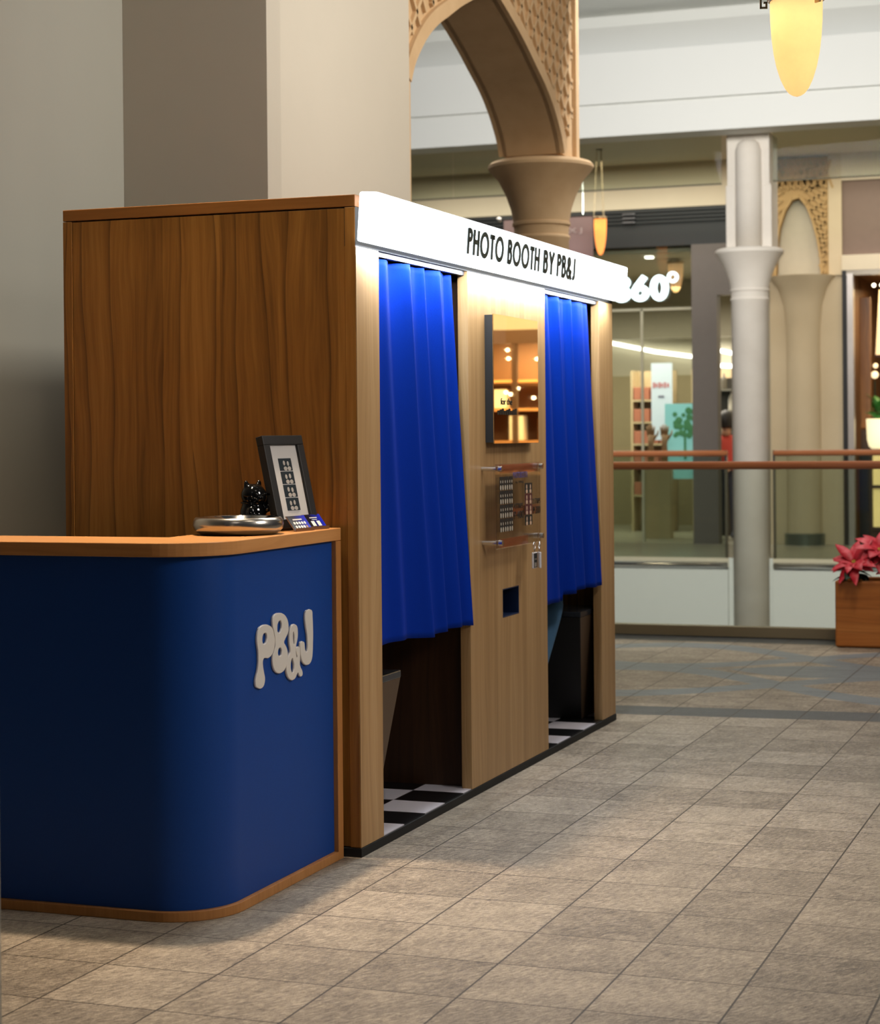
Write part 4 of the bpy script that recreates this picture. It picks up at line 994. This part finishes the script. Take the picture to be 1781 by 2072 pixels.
LOGO = {
'P':([(-0.6,0.797),(-0.582,0.799),(-0.554,0.796),(-0.534,0.789),(-0.52,0.778),(-0.513,0.763),(-0.508,0.749),(-0.51,0.733),(-0.515,0.718),(-0.529,0.705),(-0.543,0.699),(-0.557,0.697),(-0.57,0.699),(-0.584,0.699),(-0.591,0.693),(-0.591,0.68),(-0.585,0.661),(-0.578,0.641),(-0.581,0.628),(-0.59,0.618),(-0.606,0.614),(-0.626,0.618),(-0.64,0.625),(-0.644,0.636),(-0.64,0.651),(-0.63,0.667),(-0.624,0.685),(-0.622,0.706),(-0.623,0.726),(-0.628,0.744),(-0.63,0.761),(-0.626,0.778),(-0.616,0.791)],[[(-0.577,0.773),(-0.566,0.77),(-0.562,0.762),(-0.565,0.751),(-0.574,0.744),(-0.585,0.743),(-0.592,0.748),(-0.594,0.758),(-0.589,0.768)]]),
'B':([(-0.498,0.824),(-0.475,0.824),(-0.451,0.82),(-0.428,0.809),(-0.414,0.793),(-0.41,0.777),(-0.414,0.759),(-0.427,0.747),(-0.439,0.738),(-0.443,0.733),(-0.437,0.727),(-0.423,0.712),(-0.417,0.696),(-0.419,0.678),(-0.426,0.663),(-0.441,0.65),(-0.46,0.644),(-0.484,0.644),(-0.504,0.651),(-0.518,0.663),(-0.525,0.68),(-0.524,0.698),(-0.515,0.712),(-0.507,0.725),(-0.506,0.741),(-0.508,0.757),(-0.516,0.775),(-0.523,0.794),(-0.522,0.811),(-0.512,0.82)],[[(-0.471,0.8),(-0.461,0.795),(-0.459,0.784),(-0.464,0.772),(-0.478,0.765),(-0.488,0.77),(-0.49,0.781),(-0.486,0.792)],[(-0.472,0.719),(-0.462,0.713),(-0.461,0.704),(-0.468,0.697),(-0.48,0.697),(-0.487,0.705),(-0.484,0.714)]]),
'amp':([(-0.39,0.777),(-0.375,0.781),(-0.361,0.779),(-0.347,0.771),(-0.343,0.757),(-0.344,0.74),(-0.35,0.725),(-0.356,0.715),(-0.36,0.702),(-0.358,0.689),(-0.351,0.678),(-0.355,0.691),(-0.359,0.701),(-0.355,0.708),(-0.343,0.71),(-0.332,0.707),(-0.328,0.696),(-0.328,0.68),(-0.329,0.666),(-0.33,0.654),(-0.325,0.645),(-0.314,0.634),(-0.311,0.621),(-0.32,0.615),(-0.333,0.618),(-0.345,0.629),(-0.352,0.626),(-0.362,0.617),(-0.377,0.612),(-0.396,0.613),(-0.415,0.623),(-0.427,0.639),(-0.43,0.657),(-0.426,0.673),(-0.416,0.686),(-0.404,0.696),(-0.4,0.706),(-0.406,0.727),(-0.406,0.747),(-0.402,0.764)],[[(-0.376,0.757),(-0.371,0.751),(-0.369,0.733),(-0.372,0.721),(-0.377,0.73),(-0.379,0.746)],[(-0.385,0.678),(-0.378,0.669),(-0.374,0.655),(-0.378,0.641),(-0.386,0.636),(-0.395,0.645),(-0.397,0.659),(-0.393,0.671)]]),
'J':([(-0.283,0.81),(-0.268,0.815),(-0.245,0.814),(-0.235,0.809),(-0.232,0.791),(-0.23,0.766),(-0.229,0.737),(-0.231,0.708),(-0.234,0.678),(-0.24,0.66),(-0.254,0.648),(-0.275,0.645),(-0.297,0.65),(-0.314,0.662),(-0.323,0.679),(-0.327,0.696),(-0.328,0.712),(-0.323,0.721),(-0.308,0.722),(-0.296,0.717),(-0.293,0.705),(-0.29,0.694),(-0.281,0.687),(-0.274,0.694),(-0.272,0.713),(-0.276,0.742),(-0.284,0.767),(-0.289,0.788)],[]),
}
LW = plain('logo_white_gloss', srgb(214, 208, 200), .22, 0, .01)
LW.node_tree.nodes['Principled BSDF'].inputs['Coat Weight'].default_value = .4
for k_, (o_, hs) in LOGO.items():
    me = curve_mesh('logo', [o_]+hs, .0012, .0028, inset=-.0030)
    for v_ in me.vertices: v_.co = (-.0650+.0042+v_.co.z, v_.co.x, v_.co.y)
    me.transform(Matrix.Translation(-cn.location)); me.materials.clear(); me.materials.append(LW)
    for f in me.polygons: f.use_smooth = False
    o = bpy.data.objects.new('logo_letter', me); COL.objects.link(o); o.parent = cn

# ---- picture frame leaning back on the counter
CT = 1.0555
fr_ = thing('picture_frame', 'black picture frame with a white mat and a vertical photo strip', 'picture frame', (-.096, -.085, CT))
W2, H2, T2 = .195, .298, .028
lean = R(-13.5); ang = R(75)
def fobj(name, bm_, m, parent=None, bevel=0):
    # local: x width (0..-W2 toward the viewer), y depth, z height; leaned back and turned
    M = Matrix.Rotation(ang, 4, 'Z') @ Matrix.Rotation(lean, 4, 'X')
    bm_.transform(M); bm_.transform(Matrix.Translation((0, 0, T2*abs(math.sin(lean))*1.0+.0005)))
    return obj(name, bm_, m, parent or fr_, bevel=bevel, loc=(0, 0, 0))
b = bm_new(); bw = .030
bx(b, -W2, 0, 0, T2, 0, bw); bx(b, -W2, 0, 0, T2, H2-bw, H2); bx(b, -W2, -W2+bw, 0, T2, bw, H2-bw); bx(b, -bw, 0, 0, T2, bw, H2-bw)
fobj('frame', b, NEARBLK, bevel=.002)
MATB = plain('mat_board', srgb(206, 202, 198), .7)
mt = fobj('mat_board', bx(bm_new(), -W2+bw, -bw, .010, .014, bw, H2-bw), MATB)
fobj('backing', bx(bm_new(), -W2+bw, -bw, .0145, T2-.002, bw, H2-bw), NEARBLK)
NAVY = plain('photo_navy', srgb(22, 36, 44), .5); b = bm_new(); ps = bm_new()
cw = .062; cx0 = -W2/2-cw/2
for j in range(4):
    z0 = .058+j*.0425; bx(b, cx0, cx0+cw, .0092, .0099, z0, z0+.040)
    for i in (0, 1):
        c = (cx0+cw*(.34+.30*i+.02*j), z0+.023+.002*((i+j) % 2))
        for (q, rr, rz2) in ((c, .0052, .0078), ((c[0]+.003, z0+.007), .0085, .0068)):
            prism(ps, [(q[0]+rr*math.cos(a*math.pi/6), q[1]+rz2*math.sin(a*math.pi/6)) for a in range(12)], 'y', .0086, .0091)
st = fobj('photo_strip', b, NAVY); fobj('portraits', ps, plain('portrait_grey', srgb(176, 170, 164), .6), st)
# easel leg behind
b = bm_new(); bx(b, -W2*.62, -W2*.38, T2, T2+.004, .02, .17); fobj('easel', b, NEARBLK)

# ---- glossy black cat figurine, one paw raised
cat = thing('cat_figurine', 'glossy black beckoning cat figurine beside the picture frame', 'figurine', (-.243, -.264, CT), R(60))
GB = NT('black_glaze'); GB.P(Base_Color=(.004, .004, .004), Roughness=.06); GB.b.inputs['Specular IOR Level'].default_value = .35
def meta(name, blobs, m, parent, res=.0035):
    """blobs (position, radius, scale) fused into one smooth surface by voxel remesh"""
    b = bm_new()
    for c, r_, s_ in blobs: ball(b, c, r_, *s_, n=18)
    o = obj(name, b, m, parent, loc=(0, 0, 0)); md = o.modifiers.new('remesh', 'REMESH'); md.mode = 'VOXEL'; md.voxel_size = res
    sm = o.modifiers.new('smooth', 'SMOOTH'); sm.factor = .6; sm.iterations = 6
    me = bpy.data.meshes.new_from_object(o.evaluated_get(bpy.context.evaluated_depsgraph_get())); o.modifiers.clear(); o.data = me
    for f in me.polygons: f.use_smooth = True
    return o
bpy.context.view_layer.update()
meta('body', [((0, 0, .026), .040, (1, 1.0, .68)), ((0, .0, .048), .034, (1, .95, .9)), ((0, .002, .066), .028, (1, .95, .8)), ((0, -.004, .092), .0335, (1.02, .95, .86)), ((0, -.030, .083), .012, (1.3, .9, .8)),
              ((-.020, .0, .118), .009, (.9, .6, 1.5)), ((.020, .0, .118), .009, (.9, .6, 1.5)), ((-.02, -.032, .012), .014, (1, 1.2, .8)), ((.02, -.032, .012), .014, (1, 1.2, .8)),
              ((.030, -.022, .060), .011, (1, 1, 1.3)), ((.034, -.032, .078), .010, (1, 1, 1.3)), ((.034, -.036, .094), .012, (1, 1, 1)), ((-.024, -.028, .050), .011, (1, 1, 1.5)), ((-.018, -.036, .034), .010, (1, 1, 1.2)), ((0, .036, .018), .014, (1.6, .8, .7))], GB.m, cat)
b = bm_new()
pts = [(.029*math.cos(a*math.pi/12), .001+.028*math.sin(a*math.pi/12), .0725) for a in range(25)]
tube(b, pts, .0024, 8, cap=False); obj('collar', b, GB.m, cat, smooth=True, loc=(0, 0, 0))
b = bm_new()
for sx in (-1, 1): ball(b, (sx*.012, -.0345, .094), .0038, sy=.5, n=10)
ball(b, (0, -.043, .086), .003, n=8); obj('face_details', b, GB.m, cat, smooth=True, loc=(0, 0, 0))

cat.scale = (1.22, 1.22, 1.22)
# ---- metal bowl
bo = thing('bowl', 'round brushed metal bowl with a mirror-bright inside on the counter', 'bowl', (-.205, -.445, CT))
b = bm_new(); R0 = .137
lathe(b, [(.0, .0005), (R0*.80, .0005), (R0*.90, .006), (R0*.975, .016), (R0, .029), (R0*.985, .042), (R0*.94, .051), (R0*.915, .0525), (R0*.90, .051), (R0*.80, .034), (R0*.60, .022), (R0*.3, .017), (0, .016)], -.205, -.445, 72)
b.transform(Matrix.Translation((0, 0, CT)))
sat = NT('satin_steel'); sat.P(Base_Color=(.62, .58, .52), Metallic=1, Roughness=.24)
pol = NT('polished_steel'); pol.P(Base_Color=(.86, .85, .82), Metallic=1, Roughness=.07)
for f in b.faces:
    c = f.calc_center_median(); 
    if c.z-CT > .017 and (Vector((c.x+.205, c.y+.445)).length < R0*.915): f.material_index = 1
o = obj('vessel', b, [sat.m, pol.m], bo, smooth=True)

# ---- two small card stands
def card(y, x, label, kind):
    t = thing('card_stand', label, 'card stand', (x, y, CT), R(80))
    lean_ = Matrix.Rotation(R(-38), 4, 'X')
    wd, hh = .100, .056
    TI = plain('stand_bronze', srgb(128, 96, 70), .3, .3)
    b = bm_new(); bx(b, -wd/2, wd/2, 0, .002, 0, hh); b.transform(lean_); b.transform(Matrix.Translation((0, -.004, .002))); bx(b, -wd/2, wd/2, -.008, .0, 0, .0015); bx(b, -wd/2, wd/2, -.010, -.008, 0, .010)
    obj('holder', b, TI, t, loc=(0, 0, 0))
    g = NT('card_'+kind); v_, x_, y_, z_ = g.pos(); f_ = g.M('MULTIPLY_ADD', x_, 11.0, .45)
    g.P(Base_Color=g.ramp(f_, [(.25, (.006, .006, .012)), (.6, srgb(22, 34, 120)), (1, srgb(30, 44, 190))]), Roughness=.25)
    def lay(nm, bm_, m):
        bm_.transform(lean_); bm_.transform(Matrix.Translation((0, -.004, .002))); return obj(nm, bm_, m, t, loc=(0, 0, 0))
    lay('card', bx(bm_new(), -wd/2+.003, wd/2-.002, -.0012, -.0002, .003, hh-.001), g.m)
    PW = plain('print_white', srgb(232, 228, 222), .6); b = bm_new()
    if kind == 'dots':
        for r_ in range(2):
            for k in range(5):
                if r_ == 0 and k == 4: continue
                cx_, cz = -.028+k*.0142, .013+r_*.0145
                prism(b, [(cx_+.0052*math.cos(a*math.pi/6), cz+.0052*math.sin(a*math.pi/6)) for a in range(12)], 'y', -.0017, -.0013)
        for k in range(8): bx(b, -.026+k*.0062, -.0215+k*.0062, -.0017, -.0013, .0385, .043)
        lay('printed_dots', b, PW)
        s_ = bm_new(); prism(s_, [((.0285+(.0062 if a % 2 == 0 else .0027)*math.sin(a*math.pi/5)), .013+(.0062 if a % 2 == 0 else .0027)*math.cos(a*math.pi/5)) for a in range(10)], 'y', -.0017, -.0013)
        lay('printed_star', s_, plain('print_gold', srgb(214, 168, 96), .5))
    else:
        bx(b, -.022, -.004, -.0017, -.0013, .010, .029); bx(b, .008, .026, -.0017, -.0013, .010, .029)
        for k in range(7): bx(b, -.018+k*.006, -.0135+k*.006, -.0017, -.0013, .0400, .0435)
        bx(b, -.012, .018, -.0017, -.0013, .0335, .035)
        lay('printed_marks', b, PW)
card(-.232, -.088, 'small dark blue card stand with two rows of white dots', 'dots')
card(-.122, -.085, 'small dark blue card stand with two blank white squares', 'squares')

# ================================================================== planter with poinsettias at the right
pl = thing('planter_box', 'orange-brown wooden planter box on the floor by the railing', 'planter', (.95, 6.67, 0))
b = bm_new(); xa, xb, ya, yb = .512, 1.45, 6.487, 6.86
bx(b, xa, xb, ya, ya+.03, .004, .418); bx(b, xa, xb, yb-.03, yb, .004, .418); bx(b, xa, xa+.03, ya+.03, yb-.03, .004, .418); bx(b, xb-.03, xb, ya+.03, yb-.03, .004, .418); bx(b, xa+.03, xb-.03, ya+.03, yb-.03, .004, .03)
obj('box', b, W_PLANT, pl, bevel=.012)
b = bm_new()
for x in (xa+.04, xb-.04):
    for y in (ya+.04, yb-.04): lathe(b, [(.02, 0), (.02, .006)], x, y, 12)
obj('feet', b, NEARBLK, pl)
obj('soil', bx(bm_new(), xa+.031, xb-.031, ya+.031, yb-.031, .31, .36), plain('soil', srgb(34, 26, 20), .9, 0, .3, 60), pl)
BR = NT('poinsettia_red'); v_, x_, y_, z_ = BR.pos(); n1 = BR.noise(v_, 14, 3)
BR.P(Base_Color=BR.ramp(n1, [(.3, srgb(168, 18, 34)), (.55, srgb(206, 44, 60)), (.75, srgb(232, 110, 116))]), Roughness=.5)
GR = plain('poinsettia_green', srgb(30, 58, 34), .5, 0, .3, 20); YEL = plain('cyathia_yellow', srgb(196, 170, 60), .6)
def poinsettia(cx, cy, cz, label, n=12, s=1.0, tilt=(0, -.5), seed=0):
    rn = random.Random(seed)
    t = thing('poinsettia', label, 'plant', (cx, cy, .36))
    obj('stem', tube(bm_new(), [(cx+.02, cy+.03, .36), (cx+.01, cy+.01, (cz+.36)/2), (cx, cy, cz-.02)], .007, 8), GR, t)
    ax = Vector((tilt[0], tilt[1], 1)).normalized(); u = ax.orthogonal().normalized(); v2 = ax.cross(u)
    b = bm_new()
    for i in range(n):
        a = 2*math.pi*i/n+rn.uniform(-.15, .15); el = (.12 if i % 2 else .45)+rn.uniform(-.1, .15)
        d = (u*math.cos(a)+v2*math.sin(a))*math.cos(el)+ax*math.sin(el)
        leaf(b, Vector((cx, cy, cz))+d*.008, d, s*rn.uniform(.10, .16), s*rn.uniform(.028, .042), up=ax, curl=.32, n=8)
    for v_ in b.verts: v_.co += Vector((rn.uniform(-1, 1), rn.uniform(-1, 1), rn.uniform(-1, 1)))*.0015
    o = obj('bracts', b, BR.m, t, smooth=True); m = o.modifiers.new('t', 'SOLIDIFY'); m.thickness = .0015
    b = bm_new()
    for i in range(9):
        a = 2*math.pi*i/9+.3; d = Vector((math.cos(a), math.sin(a), -.1)).normalized()
        leaf(b, (cx, cy, cz-.05-.02*(i % 3)), d, s*rn.uniform(.08, .12), s*.036, curl=.25, n=7)
    o = obj('green_leaves', b, GR, t, smooth=True); m = o.modifiers.new('t', 'SOLIDIFY'); m.thickness = .0015
    b = bm_new()
    for i in range(6): ball(b, Vector((cx, cy, cz))+ax*.012+u*.009*math.cos(i)+v2*.009*math.sin(i), .005, n=8)
    obj('cyathia', b, YEL, t)
poinsettia(.625, 6.545, .525, 'red poinsettia leaning out over the left corner of the planter', 18, 1.2, (-.3, -.75), 1)
poinsettia(.775, 6.60, .60, 'pinkish-red poinsettia rising highest at the back of the planter', 18, 1.2, (.1, -.6), 2)
poinsettia(.93, 6.55, .50, 'red poinsettia at the right edge of the picture, over the planter front', 17, 1.15, (.1, -.8), 3)
poinsettia(1.14, 6.62, .56, 'red poinsettia at the far right end of the planter, out past the others', 12, 1.05, (.2, -.5), 4)

# ================================================================== warm shop seen only in the bronze mirror
b = bm_new(); bx(b, 3.2, 7, 6.99, 16.5, -.3, 0); struct('floor_right', b, FARF)
GW = plain('gold_wall', srgb(236, 214, 172), .6)
b = bm_new(); bx(b, 3.0, 3.84, 13.0, 13.1, 2.40, 3.35); prism(b, [(3.84, 13.0), (5.2, 12.2), (5.2, 12.3), (3.84, 13.1)], 'z', 2.40, 3.35)
struct('wall_right_shop', b, GW)
b = bm_new(); bx(b, 3.0, 3.84, 12.97, 13.1, 2.26, 2.40); prism(b, [(3.84, 12.97), (5.2, 12.17), (5.2, 12.3), (3.84, 13.1)], 'z', 2.26, 2.40)
bx(b, 3.735, 3.785, 12.98, 13.04, 0, 2.27); bx(b, 3.47, 3.50, 12.98, 13.04, 0, 2.27); bx(b, 3.0, 5.4, 14.2, 14.3, 0, 2.40)
struct('trim_5', b, plain('brown_lintel', srgb(120, 84, 50), .5))
struct('ceiling_right', bx(bm_new(), 3.0, 7, 7.0, 16.5, 3.35, 3.45), NEARBLK)
area('right_shop_light', (3.9, 11.4, 3.3), (3.8, 13, 2.7), .8, 60, (1, .80, .48), .8)
area('right_shop_inner_light', (3.8, 13.6, 2.25), (3.9, 13.9, 1), 1.4, 55, (1, .80, .48), .6)
sh = thing('display_shelf', 'lit wooden shelf with bright goods reflected in the bronze mirror', 'shelf', (4.0, 14.0, 0))
for z in (.95, 1.28, 1.62, 1.92): obj('shelf_board', bx(bm_new(), 3.3, 4.6, 13.8, 14.15, z-.03, z), W_TOP, sh)
BW = emit('shelf_bulb', (1, .88, .62), 14)
for i, (x, z) in enumerate(((3.98, 2.22), (3.90, 2.20), (3.97, 2.13), (3.91, 2.14), (3.66, 2.12), (3.60, 2.00), (4.0, 1.78), (3.95, 1.76), (3.91, 1.75), (3.87, 1.82), (3.70, 1.72))):
    tag(obj('bulb', ball(bm_new(), (x, 13.45, z), .016), BW, smooth=True), 'small glowing bulb, number-%s spot of light from the top in the bronze mirror' % 'one two three four five six seven eight nine ten eleven'.split()[i], 'light bulb', 'bulbs reflected in the mirror')
cols_ = {'cream': plain('parcel_cream', srgb(240, 226, 186), .6), 'brown': plain('parcel_brown', srgb(140, 90, 50), .6), 'orange': plain('parcel_orange', srgb(224, 140, 92), .6), 'white': plain('parcel_white', srgb(236, 232, 220), .6)}
for nm, x, w_, z, h_, pl_ in (('cream', 3.93, .16, 1.281, .26, 'left middle'), ('orange', 3.90, .2, .951, .24, 'lower left'), ('white', 3.62, .13, 1.621, .20, 'upper right'), ('cream', 3.45, .12, 1.621, .22, 'upper far right'), ('brown', 3.60, .17, 1.281, .24, 'right middle'),
      ('white', 3.47, .08, 1.281, .16, 'right edge'), ('brown', 3.58, .18, .951, .20, 'lower right'), ('cream', 4.12, .14, 1.621, .2, 'upper left'), ('orange', 3.46, .09, .951, .22, 'lowest right edge')):
    tag(obj('parcel', bx(bm_new(), x, x+w_, 13.82, 13.95, z, z+h_), cols_[nm], bevel=.006), nm+' box on the shelf reflected in the '+pl_+' of the bronze mirror', 'box', 'boxes on the mirrored shelf')
